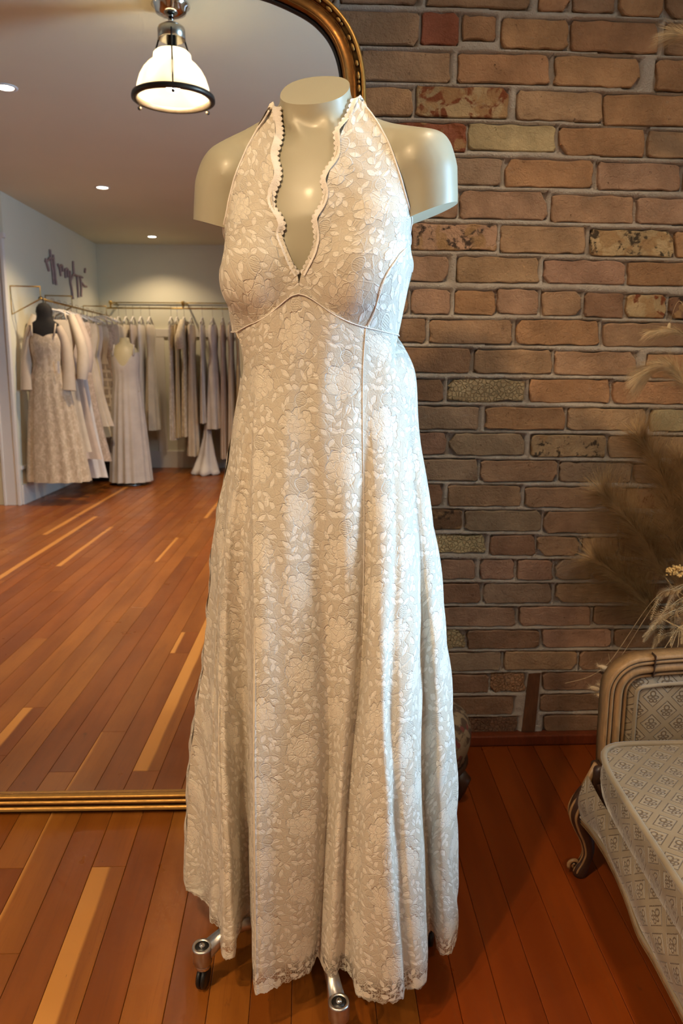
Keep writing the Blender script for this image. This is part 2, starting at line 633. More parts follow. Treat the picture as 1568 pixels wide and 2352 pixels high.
def mat_cloth(name, col=None, rough=0.7, scale=700, bump=0.12, sheen=0.2, blotch=0.12, translucent=0.0, sat=None):
    M = Mat(name)
    v = M.shift(M.coord(), (3.0, 5.0, 7.0))
    base = M.ocolor() if col is None else None
    n = M.noise(v, 7, 4, 0.6)
    lo, hi = (1 - blotch,) * 3, (1 + blotch * 0.5,) * 3
    if base is None:
        c = M.mix(n.step(0.3, 0.7), tuple(q * (1 - blotch) for q in col), tuple(min(1, q * (1 + blotch * .5)) for q in col))
    else:
        c = M.mix(n.step(0.3, 0.7), M.mix(1.0, base, lo, 'MULTIPLY'), M.mix(1.0, base, hi, 'MULTIPLY'))
    M.set(Base_Color=c, Roughness=rough, Sheen_Weight=sheen, Specular_IOR_Level=0.3)
    M.bump(M.noise(v, scale, 2, 0.6) + n * 0.6, bump, 0.002)
    return M.m


def mat_small_lace():
    """soft patterned lace for the gowns at the far end of the room"""
    M = Mat('patterned_gown_lace')
    v = M.shift(M.coord(), (3.0, 5.0, 7.0))
    base = M.ocolor()
    a = M.noise(M.map(v, (1, 1, 0.7)), 34, 5, 0.65, 0.8).step(0.44, 0.60)
    b = M.x(M.voronoi(v, 28).outputs['Distance']).step(0.25, 0.55)
    c = M.mix(a, M.mix(1.0, base, (0.86, 0.83, 0.78), 'MULTIPLY'), M.mix(1.0, base, (1.12, 1.12, 1.12), 'MULTIPLY'))
    M.set(Base_Color=c, Roughness=0.8, Sheen_Weight=0.2, Specular_IOR_Level=0.2)
    M.bump(a + b * 0.4, 0.35, 0.003)
    return M.m


def mat_damask():
    """champagne cut velvet: a lozenge trellis with a small leaf-like figure stamped in every field"""
    M = Mat('cut_velvet')
    uv = M.coord('UV')
    U, V, _ = M.sep(uv)
    P = 0.062
    a = (U + V) / P; b = (U - V) / P
    fa = a - a.floor() - 0.5; fb = b - b.floor() - 0.5
    x = fa + fb; y = fa - fb                        # upright inside the lozenge, -1..1
    edge = fa.abs().max(fb.abs())
    field = (edge - 0.36).step(0.02, -0.02)
    line = (edge - 0.355).abs().step(0.034, 0.012)
    jag = M.noise(uv, 420, 2, 0.6)
    line = line * jag.step(0.32, 0.42)
    # figure: head, two arms, curled foot
    hx, hy = x / 0.17, (y - 0.22) / 0.17
    head = (hx * hx + hy * hy).sqrt()
    ring = (head - 1.0).abs().step(0.42, 0.16)
    ax = x.abs()
    arm = (((ax - 0.20) / 0.16).pow(2.0) + ((y + 0.02) / 0.09).pow(2.0)).sqrt()
    ringa = (arm - 1.0).abs().step(0.55, 0.2)
    foot = (((ax - 0.13) / 0.12).pow(2.0) + ((y + 0.27) / 0.10).pow(2.0)).sqrt()
    ringf = (foot - 1.0).abs().step(0.55, 0.22)
    cut = ring.max(ringa).max(ringf) * jag.step(0.28, 0.38) * field
    cut = cut.max(line)
    n = M.noise(M.coord(), 8, 4, 0.6)
    c = M.mix(n.step(0.3, 0.7), (0.26, 0.185, 0.105), (0.335, 0.25, 0.155))
    c = M.mix(field * 0.55, c, (0.36, 0.28, 0.185))
    c = M.mix(cut * 0.75, c, (0.085, 0.042, 0.014))
    M.set(Base_Color=c, Roughness=0.55, Sheen_Weight=0.5, Sheen_Roughness=0.35, Specular_IOR_Level=0.35)
    M.bump(field * 0.5 - cut * 1.0 + M.noise(M.coord(), 600, 2, 0.5) * 0.15, 0.5, 0.0025)
    return M.m


def mat_walnut(name, col, dark, rough=0.35):
    M = Mat(name)
    v = M.coord()
    g = M.noise(M.map(v, (8, 8, 2)), 12, 5, 0.6, 0.6)
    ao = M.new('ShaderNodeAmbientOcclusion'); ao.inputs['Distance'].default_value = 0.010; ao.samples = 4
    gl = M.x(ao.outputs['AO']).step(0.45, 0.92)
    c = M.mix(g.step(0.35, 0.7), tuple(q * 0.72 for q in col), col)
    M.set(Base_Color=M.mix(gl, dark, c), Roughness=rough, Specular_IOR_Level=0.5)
    M.bump(g, 0.08, 0.002)
    return M.m


def mat_emit(name, col, strength):
    M = Mat(name)
    M.set(Base_Color=col, Emission_Color=col, Emission_Strength=strength, Roughness=0.4)
    n = M.noise(M.coord(), 6, 2, 0.5)
    M.set(Base_Color=M.mix(n, tuple(c * 0.95 for c in col), col))
    return M.m


def mat_shade():
    M = Mat('ribbed_glass_shade')
    v = M.coord()
    X, Y, Z = M.sep(v)
    ribs = (Y.atan2(X) * 60.0).sin()
    M.set(Base_Color=(0.95, 0.92, 0.85), Roughness=0.3, Transmission_Weight=0.0)
    nb = M.bump(ribs, 0.4, 0.002)
    tl = M.new('ShaderNodeBsdfTranslucent'); tl.inputs[0].default_value = (0.97, 0.95, 0.88, 1)
    M.w(nb, tl.inputs['Normal'])
    mxs = M.new('ShaderNodeMixShader')
    M.w(ribs.step(-1, 1, 0.68, 0.86), mxs.inputs[0])
    M.w(M.b.outputs[0], mxs.inputs[1]); M.w(tl.outputs[0], mxs.inputs[2])
    M.w(mxs.outputs[0], M.out.inputs[0])
    return M.m


def mat_mirror():
    M = Mat('silvered_glass')
    n = M.noise(M.coord(), 1.3, 2, 0.5)
    M.set(Base_Color=M.mix(n, (0.90, 0.90, 0.885), (0.92, 0.92, 0.91)), Metallic=1.0, Roughness=0.0)
    return M.m


def mat_floral():
    M = Mat('faded_tapestry')
    v = M.coord()
    a = M.noise(v, 26, 4, 0.6, 1.2)
    b = M.x(M.voronoi(v, 34).outputs['Distance'])
    c = M.mix(a.step(0.42, 0.55), (0.10, 0.055, 0.03), (0.30, 0.20, 0.11))
    c = M.mix(b.step(0.32, 0.22), c, (0.20, 0.05, 0.035))
    M.set(Base_Color=c, Roughness=0.85)
    M.bump(a, 0.3, 0.003)
    return M.m


MT = {}
MT['brick'] = mat_brick()
MT['mortar'] = mat_mortar()
MT['plank'] = mat_plank()
MT['subfloor'] = plain('dark_subfloor', (0.02, 0.010, 0.006), 0.9)
MT['wall'] = mat_paint('white_wall_paint', (0.74, 0.73, 0.60))
MT['ceiling'] = mat_paint('ceiling_paint', (0.73, 0.70, 0.53), 0.7)
MT['trim'] = mat_paint('white_trim_paint', (0.72, 0.69, 0.65), 0.4)
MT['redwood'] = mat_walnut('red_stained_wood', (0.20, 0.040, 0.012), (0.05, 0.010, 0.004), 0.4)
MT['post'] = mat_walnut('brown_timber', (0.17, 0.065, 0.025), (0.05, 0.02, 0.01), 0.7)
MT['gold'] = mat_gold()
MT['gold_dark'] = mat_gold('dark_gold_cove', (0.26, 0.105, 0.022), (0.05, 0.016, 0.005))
MT['mirror'] = mat_mirror()
MT['black'] = plain('black_paint', (0.015, 0.012, 0.010), 0.5)
MT['lace'] = mat_lace(True)
MT['lace_trim'] = mat_cloth('trim_lace', (0.86, 0.80, 0.73), 0.8, 500, 0.5, 0.2, 0.08)
MT['lining'] = mat_cloth('satin_lining', (0.76, 0.675, 0.545), 0.55, 900, 0.05, 0.1, 0.04)
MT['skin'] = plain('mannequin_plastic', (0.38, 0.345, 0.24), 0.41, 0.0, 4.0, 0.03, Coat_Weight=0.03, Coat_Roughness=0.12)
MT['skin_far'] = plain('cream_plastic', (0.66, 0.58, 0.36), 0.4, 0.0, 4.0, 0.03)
MT['steel'] = plain('brushed_steel', (0.52, 0.49, 0.46), 0.32, 1.0, 40.0, 0.10, 0.05)
MT['chrome'] = plain('polished_chrome', (0.62, 0.60, 0.58), 0.10, 1.0, 10.0, 0.04)
MT['rubber'] = plain('black_rubber', (0.012, 0.011, 0.010), 0.35, 0.0, 30.0, 0.2)
MT['damask'] = mat_damask()
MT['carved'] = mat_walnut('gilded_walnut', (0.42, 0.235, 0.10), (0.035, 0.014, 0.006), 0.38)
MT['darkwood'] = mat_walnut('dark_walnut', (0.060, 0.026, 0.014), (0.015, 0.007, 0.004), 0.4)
MT['floral'] = mat_floral()
MT['pampas'] = plain('pampas_straw', (0.74, 0.55, 0.32), 0.85, 0.0, 30.0, 0.25)
MT['pampas_dark'] = plain('pampas_brown', (0.52, 0.34, 0.165), 0.85, 0.0, 30.0, 0.25)
MT['fern'] = plain('bleached_fern', (0.52, 0.34, 0.16), 0.8, 0.0, 30.0, 0.2)
MT['yarrow'] = plain('yarrow_yellow', (0.70, 0.45, 0.17), 0.9, 0.0, 60.0, 0.25)
MT['bunny'] = plain('bunny_tail_cream', (0.58, 0.42, 0.25), 0.9, 0.0, 80.0, 0.2)
MT['vase'] = plain('glazed_stoneware', (0.10, 0.065, 0.045), 0.35, 0.0, 12.0, 0.2)
MT['fabric'] = mat_cloth('gown_fabric', None, 0.65, 500, 0.10, 0.2, 0.10)
MT['gownlace'] = mat_small_lace()
MT['satin'] = mat_cloth('gown_satin', None, 0.35, 900, 0.03, 0.1, 0.05)
MT['brass'] = plain('brass', (0.55, 0.38, 0.12), 0.25, 1.0, 20.0, 0.1)
MT['clear'] = plain('clear_hanger_plastic', (0.80, 0.77, 0.72), 0.15, 0.0, 20.0, 0.04)
MT['blackform'] = plain('black_velvet_form', (0.010, 0.008, 0.007), 0.8, 0.0, 30.0, 0.2)
MT['bronze'] = plain('dark_bronze', (0.055, 0.045, 0.035), 0.4, 0.8, 20.0, 0.2)
MT['nickel'] = plain('aged_nickel', (0.42, 0.39, 0.33), 0.28, 1.0, 20.0, 0.1)
MT['shade'] = mat_shade()
MT['bulb'] = mat_emit('warm_bulb', (1.0, 0.86, 0.62), 90.0)
MT['led'] = mat_emit('warm_led', (1.0, 0.86, 0.66), 14.0)
MT['sign'] = plain('dusty_pink_sign', (0.36, 0.25, 0.24), 0.5)
MT['tagpaper'] = plain('white_card', (0.75, 0.70, 0.66), 0.7)
MT['glass'] = None
# ------------------------------------------------------------------ the brick wall
BR = {'t': (0.430, 0.275, 0.165), 'o': (0.475, 0.272, 0.145), 'p': (0.455, 0.280, 0.190), 'g': (0.40, 0.285, 0.19),
      'y': (0.60, 0.47, 0.27), 'r': (0.33, 0.115, 0.065), 'b': (0.33, 0.20, 0.115), 'c': (0.52, 0.37, 0.21),
      'k': (0.24, 0.135, 0.08), 'd': (0.345, 0.205, 0.125)}
# every course: bricks as (left, right, top, bottom, colour, stain) read off the photograph
ROWS = [
 [(780,965,-50,8,'t',0),(981,1217,-46,18,'t',0),(1239,1310,-40,26,'o',0),(1317,1413,-38,30,'t',0),(1423,1525,-34,37,'o',0),(1532,1640,-32,43,'b',0)],
 [(700,962,25,101,'t',0),(967,1053,28,103,'r',0),(1061,1139,34,92,'o',0),(1152,1305,43,113,'o',0),(1312,1512,47,120,'o',0),(1529,1640,52,128,'b',0)],
 [(715,815,112,184,'t',0),(828,1035,116,187,'t',0),(1052,1263,122,192,'o',0),(1275,1470,129,200,'o',0),(1508,1700,138,211,'o',0)],
 [(760,948,199,265,'o',0),(955,1168,199,270,'c',2),(1187,1383,209,278,'t',0),(1388,1600,217,290,'o',0)],
 [(665,862,278,343,'t',0),(870,1071,281,347,'r',2),(1076,1277,285,347,'y',0),(1285,1483,293,358,'o',0),(1490,1690,302,365,'t',0)],
 [(745,943,357,420,'t',0),(950,1153,361,424,'g',0),(1160,1362,366,431,'o',0),(1372,1563,374,437,'p',0),(1572,1760,380,442,'t',0)],
 [(860,1050,436,500,'p',0),(1057,1258,439,504,'p',0),(1267,1456,449,512,'t',0),(1463,1660,456,516,'p',0)],
 [(745,938,511,572,'t',0),(945,1142,514,575,'p',3),(1150,1346,519,582,'t',0),(1356,1547,528,590,'c',3),(1552,1740,533,594,'o',0)],
 [(860,1031,587,647,'p',0),(1050,1238,590,650,'t',0),(1250,1437,598,653,'p',0),(1443,1640,602,657,'o',0)],
 [(845,937,662,721,'t',0),(945,1036,664,723,'p',0),(1045,1138,667,724,'o',0),(1142,1236,664,722,'p',0),(1246,1335,669,725,'t',0),(1343,1434,673,730,'d',0),(1439,1530,676,731,'c',2),(1538,1630,680,735,'k',3)],
 [(790,978,731,788,'d',0),(987,1178,735,791,'t',0),(1187,1376,735,793,'o',0),(1386,1575,742,797,'t',0),(1583,1780,746,801,'t',0)],
 [(890,1081,799,857,'d',0),(1089,1268,803,859,'t',0),(1275,1461,808,863,'t',0),(1487,1680,814,869,'o',0)],
 [(830,1017,871,922,'d',0),(1030,1208,871,923,'y',1),(1217,1401,872,926,'o',0),(1408,1600,876,929,'o',0)],
 [(900,1100,933,987,'g',0),(1115,1298,936,988,'o',0),(1304,1484,938,990,'t',0),(1494,1690,941,992,'y',0)],
 [(838,1024,993,1045,'p',0),(1033,1206,996,1047,'g',0),(1219,1392,999,1050,'c',3),(1398,1590,1003,1053,'t',0)],
 [(915,1098,1055,1105,'g',0),(1104,1280,1058,1107,'t',0),(1286,1451,1062,1109,'g',0),(1457,1640,1066,1112,'t',0)],
 [(838,1016,1113,1162,'d',0),(1029,1197,1115,1164,'t',0),(1206,1383,1119,1167,'t',0),(1389,1580,1122,1170,'o',2)],
 [(885,1062,1170,1217,'k',3),(1068,1243,1173,1221,'g',0),(1250,1417,1176,1225,'t',0),(1427,1493,1180,1229,'t',0),(1503,1690,1181,1230,'d',0)],
 [(944,1117,1229,1271,'y',1),(1126,1229,1230,1277,'d',0),(1234,1330,1233,1278,'t',0),(1339,1420,1236,1280,'t',0),(1426,1492,1237,1281,'d',0),(1498,1590,1238,1282,'d',0)],
 [(920,1004,1285,1331,'p',0),(1012,1091,1286,1331,'p',0),(1103,1182,1286,1332,'p',0),(1188,1270,1287,1333,'p',0),(1277,1359,1287,1332,'g',0),(1364,1442,1288,1334,'o',0),(1450,1530,1289,1335,'d',0),(1537,1620,1290,1336,'d',0)],
 [(930,1104,1341,1387,'d',0),(1111,1266,1341,1387,'g',0),(1277,1442,1342,1387,'t',0),(1450,1620,1343,1388,'d',0)],
 [(1008,1184,1395,1440,'p',0),(1193,1357,1394,1438,'p',0),(1365,1540,1393,1437,'d',0),(1547,1700,1393,1437,'d',0)],
 [(905,1068,1449,1490,'y',1),(1073,1238,1448,1490,'d',0),(1246,1403,1446,1488,'p',0),(1412,1580,1446,1488,'d',0)],
 [(980,1150,1499,1542,'g',0),(1158,1325,1497,1540,'t',0),(1332,1500,1496,1538,'d',0),(1507,1680,1495,1537,'d',0)],
 [(960,1122,1550,1592,'d',0),(1128,1206,1547,1591,'o',1),(1246,1390,1545,1586,'d',0),(1398,1570,1544,1585,'d',0)],
 [(1000,1180,1601,1642,'d',0),(1242,1390,1595,1634,'d',0),(1398,1570,1594,1633,'d',0)],
 [(1000,1190,1649,1686,'k',1),(1249,1390,1643,1682,'d',0),(1398,1570,1641,1680,'d',0)],
]


def wall_xz(x, y):
    p = at_y(x, y, WALL_Y)
    return p[0], p[2]


rb = random.Random(11)
bricks = []          # (four corners in wall x,z ; colour ; stain)
for row in ROWS:
    first = None
    for (x0, x1, yt, yb, c, st) in row:
        sl = 0.5 * (x1 - x0) * (0.012 - (yt - 705) * 2.4e-5)
        q = [wall_xz(x0, yb - sl), wall_xz(x1, yb + sl), wall_xz(x1, yt + sl), wall_xz(x0, yt - sl)]
        bricks.append((q, c, st))
        if first is None: first = q
    # the course goes on behind the mirror and to the left, out of sight
    zb, zt = first[0][1], first[3][1]
    xr = first[0][0] - 0.012
    while xr > -1.5:
        L = rb.choice([0.205, 0.21, 0.20, 0.1])
        q = [(xr - L, zb), (xr, zb), (xr, zt), (xr - L, zt)]
        bricks.append((q, rb.choice('ttoopgd'), 0))
        xr -= L + 0.012
    last = row[-1]
    q = bricks[-1]
    xl = wall_xz(last[1], last[2])[0] + 0.012
    for k in range(2):
        bricks.append(([(xl, zb - .004), (xl + .205, zb - .004), (xl + .205, zt - .004), (xl, zt - .004)], rb.choice('ttoopgd'), 0))
        xl += .217
ztop = wall_xz(1200, -46)[1] + 0.012
zz = ztop
while zz < CEIL - 0.03:
    h = min(0.064, CEIL - zz - 0.004)
    xr = -1.5 + rb.random() * 0.1
    while xr < 1.5:
        L = rb.choice([0.205, 0.21, 0.20])
        bricks.append(([(xr, zz), (xr + L, zz), (xr + L, zz + h), (xr, zz + h)], rb.choice('ttoopgd'), 0))
        xr += L + 0.012
    zz += h + 0.012



def brick_mesh(q, seed, rough):
    r = random.Random(seed)
    (ax, az), (bx, bz), (cx, cz), (dx, dz) = q
    def pt(u, v):
        return (lerp(lerp(ax, bx, u), lerp(dx, cx, u), v), lerp(lerp(az, bz, u), lerp(dz, cz, v), v) if False else lerp(lerp(az, bz, u), lerp(dz, cz, u), v))
    w, h = abs(bx - ax), abs(dz - az)
    cu, cv = 0.007 / w, 0.009 / h
    ch = lambda: r.random() < 0.12
    per = []
    k1, k2, k3, k4 = [(2.2 if ch() else 0.9) * (0.6 + r.random() * 0.7) for _ in range(4)]
    mids = [.13, .26, .39, .52, .65, .78, .89] if w > .13 else [.25, .5, .75]
    per += [(cu * k1, 0)] + [(q_, 0) for q_ in mids] + [(1 - cu * k2, 0), (1, cv * k2), (1, 0.35), (1, 0.65), (1, 1 - cv * k3), (1 - cu * k3, 1)]
    per += [(1 - q_, 1) for q_ in mids] + [(cu * k4, 1), (0, 1 - cv * k4), (0, 0.65), (0, 0.35), (0, cv * k1)]
    per = [(u + (r.random() - .5) * 0.0055 * rough / w, v + (r.random() - .5) * 0.0052 * rough / h) for (u, v) in per]
    n = len(per)
    vs, fs = [], []
    yoff = (r.random() - 0.35) * 0.003
    for ring, (ins, y) in enumerate(((0.0034, 0.0), (0.0012, 0.0026), (0.0008, 0.030))):
        for (u, v) in per:
            iu = u + (0.5 - u) * 2 * ins / w
            iv = v + (0.5 - v) * 2 * ins / h
            x, z = pt(iu, iv)
            vs.append((x, WALL_Y + y + yoff + (r.random() - .5) * (0.0015 if ring == 0 else 0), z))
    fs.append(tuple(range(n)))
    for k in range(2):
        for i in range(n):
            j = (i + 1) % n
            fs.append((k * n + i, k * n + n + i, k * n + n + j, k * n + j))
    return vs, fs


# mortar bed: a rough surface that sinks at the brick edges
gx0, gx1, gz0, gz1, stp = 0.02, 1.36, 0.0, 2.10, 0.0048
nx, nz = int((gx1 - gx0) / stp) + 1, int((gz1 - gz0) / stp) + 1
GX, GZ = np.meshgrid(np.linspace(gx0, gx1, nx), np.linspace(gz0, gz1, nz), indexing='ij')
dist = np.full(GX.shape, 1.0)
for (q, c, st) in bricks:
    xs = [p[0] for p in q]; zs = [p[1] for p in q]
    if max(xs) < gx0 - .05 or min(xs) > gx1 + .05 or min(zs) > gz1 + .05: continue
    i0, i1 = np.searchsorted(GX[:, 0], [min(xs) - .03, max(xs) + .03])
    j0, j1 = np.searchsorted(GZ[0], [min(zs) - .03, max(zs) + .03])
    sx, sz = GX[i0:i1, j0:j1], GZ[i0:i1, j0:j1]
    if sx.size == 0: continue
    tx = np.clip((sx - q[0][0]) / (q[1][0] - q[0][0]), 0, 1)
    zb_, zt_ = lerp(q[0][1], q[1][1], tx), lerp(q[3][1], q[2][1], tx)
    ddx = np.maximum(np.maximum(min(xs) - sx, sx - max(xs)), 0)
    ddz = np.maximum(np.maximum(zb_ - sz, sz - zt_), 0)
    dist[i0:i1, j0:j1] = np.minimum(dist[i0:i1, j0:j1], np.hypot(ddx, ddz))
rs = np.random.RandomState(3)
def vnoise(shape, cell):
    a = rs.rand(shape[0] // cell + 3, shape[1] // cell + 3)
    xi, yi = np.arange(shape[0]) / cell, np.arange(shape[1]) / cell
    i, j = xi.astype(int), yi.astype(int)
    fx, fy = (xi - i)[:, None], (yi - j)[None, :]
    fx, fy = fx * fx * (3 - 2 * fx), fy * fy * (3 - 2 * fy)
    return (a[np.ix_(i, j)] * (1 - fx) + a[np.ix_(i + 1, j)] * fx) * (1 - fy) + (a[np.ix_(i, j + 1)] * (1 - fx) + a[np.ix_(i + 1, j + 1)] * fx) * fy
nz_ = vnoise(GX.shape, 1) * 0.5 + vnoise(GX.shape, 3) * 0.9 + vnoise(GX.shape, 9) * 0.8 - 1.1
dep = 0.0055 - 0.0062 * np.clip(dist / 0.0034, 0, 1) + nz_ * 0.0034
dep = np.where(dist <= 0, 0.016, np.maximum(dep, -0.0028))
GP = np.stack([GX, WALL_Y + dep, GZ], -1)
ii = (np.arange(nx - 1)[:, None] * nz + np.arange(nz - 1)[None, :]).ravel()
mf = np.stack([ii, ii + nz, ii + nz + 1, ii + 1], -1)
wall_back = add('wall_back', GP.reshape(-1, 3), mf, MT['mortar'])
tag(wall_back, 'old tan brick wall with rough lime mortar joints', None, None, 'structure')
mb = MB()
mb.box(-4.3, gx0, WALL_Y + .008, WALL_Y + .2, 0, CEIL).box(gx1, RIGHT_X, WALL_Y + .008, WALL_Y + .2, 0, CEIL)
mb.box(gx0, gx1, WALL_Y + .008, WALL_Y + .2, gz1 - .001, CEIL).box(gx0, gx1, WALL_Y + .03, WALL_Y + .2, 0, gz1)
mb.build('mortar_bed', MT['mortar'], wall_back, False)

near, far = [], []
for (q, c, st) in bricks:
    cxm = (q[0][0] + q[1][0]) / 2; czm = (q[0][1] + q[3][1]) / 2
    (near if (cxm > 0.0 and czm < 2.02) else far).append((q, c, st))
near.sort(key=lambda b: -b[0][1][0])
if len(near) > 295:
    near.sort(key=lambda b: abs((b[0][0][0]) - 0.65))
    far += near[295:]; near = near[:295]
for i, (q, c, st) in enumerate(near):
    vs, fs = brick_mesh(q, 100 + i, 2.0 if st == 1 else 1.0)
    col = BR[c]
    j = 1.0 + rb.random() * 0.2
    o = add('brick', vs, fs, MT['brick'], wall_back, False, None, (col[0] * j, col[1] * j * (0.97 + rb.random() * .06), col[2] * j, 1))
    o['stain'] = float(st)
mb = MB()
for i, (q, c, st) in enumerate(far):
    mb.put(*brick_mesh(q, 900 + i, 1.0))
fo = mb.build('brick_courses', MT['brick'], wall_back, False, (0.35, 0.215, 0.12, 1))
fo['kind'] = 'stuff'; fo['stain'] = 0.0
# a timber nogging built into the foot of the wall
mb = MB()
pq = [wall_xz(*p) for p in ((1196, 1686), (1226, 1686), (1240, 1545), (1213, 1547))]
mb.put([(x, WALL_Y - .005, z) for x, z in pq] + [(x, WALL_Y + .03, z) for x, z in pq], [(0, 1, 2, 3), (0, 4, 5, 1), (1, 5, 6, 2), (2, 6, 7, 3), (3, 7, 4, 0)])
mb.build('timber_nogging', MT['post'], wall_back, False)
# baseboard strip at the foot of the wall
bb = MB().box(-4.2, RIGHT_X, 2.018, WALL_Y + .012, 0, 0.034, 0.004).build('baseboard_back', MT['redwood'], None, False)
tag(bb, 'low red-stained wooden strip along the foot of the brick wall', None, None, 'structure')

# ------------------------------------------------------------------ the floor
PW = 0.0788
PX0 = -0.504
YF0, YF1 = BACK_Y, 2.03
fl = MB().box(-4.3, RIGHT_X + .1, BACK_Y - .1, WALL_Y + .1, -0.06, -0.010).build('floor', MT['subfloor'], None, False)
tag(fl, 'old reddish fir strip floor', None, None, 'structure')
um = MB()
b = 0.0012
um.put([(-.5, -.5, -.012), (.5, -.5, -.012), (.5, .5, -.012), (-.5, .5, -.012), (-.5, -.5, -.0008), (.5, -.5, -.0008), (.5, .5, -.0008), (-.5, .5, -.0008),
        (-.485, -.4994, 0), (.485, -.4994, 0), (.485, .4994, 0), (-.485, .4994, 0)],
       [(4, 5, 9, 8), (5, 6, 10, 9), (6, 7, 11, 10), (7, 4, 8, 11), (8, 9, 10, 11), (0, 1, 5, 4), (1, 2, 6, 5), (2, 3, 7, 6), (3, 0, 4, 7)])
PLANK_ME = mesh_data('plank', um.v, um.f, MT['plank'], False)
PCOL = [(0.350, 0.100, 0.013), (0.385, 0.118, 0.016), (0.310, 0.082, 0.010), (0.370, 0.108, 0.014), (0.405, 0.130, 0.019), (0.330, 0.090, 0.011)]
cuts, saps = {}, {}
def strip(X): return int(math.floor((X - PX0) / PW))
cuts.setdefault(0, []).append(1.545); saps[(0, 0.9)] = 0.55
cuts.setdefault(-3, []).append(1.548)
cuts.setdefault(-2, []).append(1.30); saps[(-2, 1.8)] = 0.10
for (a, c, s) in [((0, 1735), (95, 1625), .45), ((0, 1333), (223, 1186), .5), ((120, 1228), (322, 1103), .5), ((150, 1300), (265, 1210), .4),
                  ((382, 1290), (410, 1235), .3), ((395, 1500), (412, 1452), .25), ((470, 1190), (500, 1150), .4)]:
    P, Q = mz(*a, 0), mz(*c, 0)
    k = strip((P[0] + Q[0]) / 2)
    lo, hi = sorted((P[1], Q[1]))
    cuts.setdefault(k, []).extend([lo, hi]); saps[(k, (lo + hi) / 2)] = s
rp = random.Random(5)
kmin, kmax = strip(-2.50), strip(1.32)
field = MB()
for k in range(strip(-4.2), strip(RIGHT_X) + 1):
    cs = sorted(c for c in cuts.get(k, []) if YF0 < c < YF1)
    pts = [YF0] + cs + [YF1]
    full = []
    for a, c in zip(pts[:-1], pts[1:]):
        full.append(a)
        y = a
        while c - y > 3.4:
            y += 1.5 + rp.random() * 1.7
            if c - y < 0.6: break
            full.append(y)
    full.append(YF1)
    for a, c in zip(full[:-1], full[1:]):
        xc, yc, L = PX0 + (k + .5) * PW, (a + c) / 2, c - a - 0.0006
        if kmin <= k <= kmax:
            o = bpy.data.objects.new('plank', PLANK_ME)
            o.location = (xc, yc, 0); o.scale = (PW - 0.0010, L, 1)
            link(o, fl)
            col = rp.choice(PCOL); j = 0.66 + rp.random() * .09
            if xc > 0.2: col = rp.choice([(.27, .046, .004), (.245, .040, .003), (.29, .052, .005)])  # right-hand boards darker and redder: the dimmer light there is put into their colour
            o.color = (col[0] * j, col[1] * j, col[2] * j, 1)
            s = 0.0
            for (kk, yy), sv in saps.items():
                if kk == k and a <= yy <= c: s = sv
            o['sap'] = s
        else:
            x0, x1 = xc - PW / 2 + .0005, xc + PW / 2 - .0005
            field.box(x0, x1, a, c - .0006, -.012, 0)
fo = field.build('plank_field', MT['plank'], fl, False, (0.33, 0.10, 0.021, 1))
fo['kind'] = 'stuff'; fo['sap'] = 0.0

# ------------------------------------------------------------------ plastered walls and ceiling
def struct(name, mb_, mat, label, smooth=False):
    o = mb_.build(name, mat, None, smooth)
    return tag(o, label, None, None, 'structure')


struct('ceiling', MB().box(-4.3, RIGHT_X + .1, BACK_Y - .1, WALL_Y + .2, CEIL, CEIL + .1), MT['ceiling'], 'plain plaster ceiling with recessed lights')
struct('wall_left', MB().box(LEFT_X - .14, LEFT_X, BACK_Y - .1, -2.90, 0, CEIL), MT['wall'], 'white left wall behind the gown rail')
struct('wall_far', MB().box(LEFT_X, RIGHT_X, BACK_Y - .1, BACK_Y, 0, CEIL), MT['wall'], 'white far wall behind the back gown rail')
struct('wall_front', MB().box(-4.3, LEFT_X - .14, -3.02, -2.90, 0, CEIL).box(-4.3, -4.2, -2.90, WALL_Y, 0, CEIL), MT['wall'], 'white side walls of the front room')
wr = MB()
ys = [BACK_Y - .1] + [q for w in WINDOWS for q in w[:2]] + [WALL_Y + .2]
for i in range(0, len(ys), 2):
    wr.box(RIGHT_X, RIGHT_X + .15, ys[i], ys[i + 1], 0, CEIL)
for (y0, y1, z0, z1) in WINDOWS:
    wr.box(RIGHT_X, RIGHT_X + .15, y0, y1, 0, z0).box(RIGHT_X, RIGHT_X + .15, y0, y1, z1, CEIL)
struct('wall_light_block', MB().box(1.62, 1.80, 1.27, WALL_Y + .008, 0, CEIL), MT['wall'], 'white plastered pier added beside the settee to block window light, out of the picture')  # unseen pier, added to keep window light off the brick wall
struct('wall_right', wr, MT['wall'], 'white right wall with two tall windows')
for i, (y0, y1, z0, z1) in enumerate(WINDOWS):
    w = bpy.data.objects.new('window_%d' % (i + 1), None); link(w)
    tag(w, 'tall white window in the right wall', None, None, 'structure')
    f = MB()
    f.box(RIGHT_X - .02, RIGHT_X + .05, y0 - .08, y0, z0 - .05, z1 + .08).box(RIGHT_X - .02, RIGHT_X + .05, y1, y1 + .08, z0 - .05, z1 + .08)
    f.box(RIGHT_X - .02, RIGHT_X + .05, y0 - .08, y1 + .08, z1, z1 + .08).box(RIGHT_X - .05, RIGHT_X + .05, y0 - .1, y1 + .1, z0 - .05, z0)
    f.build('window_frame', MT['trim'], w, False)
    MB().box(RIGHT_X + .05, RIGHT_X + .08, y0, y1, (z0 + z1) / 2 - .015, (z0 + z1) / 2 + .015).build('glazing_bar', MT['trim'], w, False)

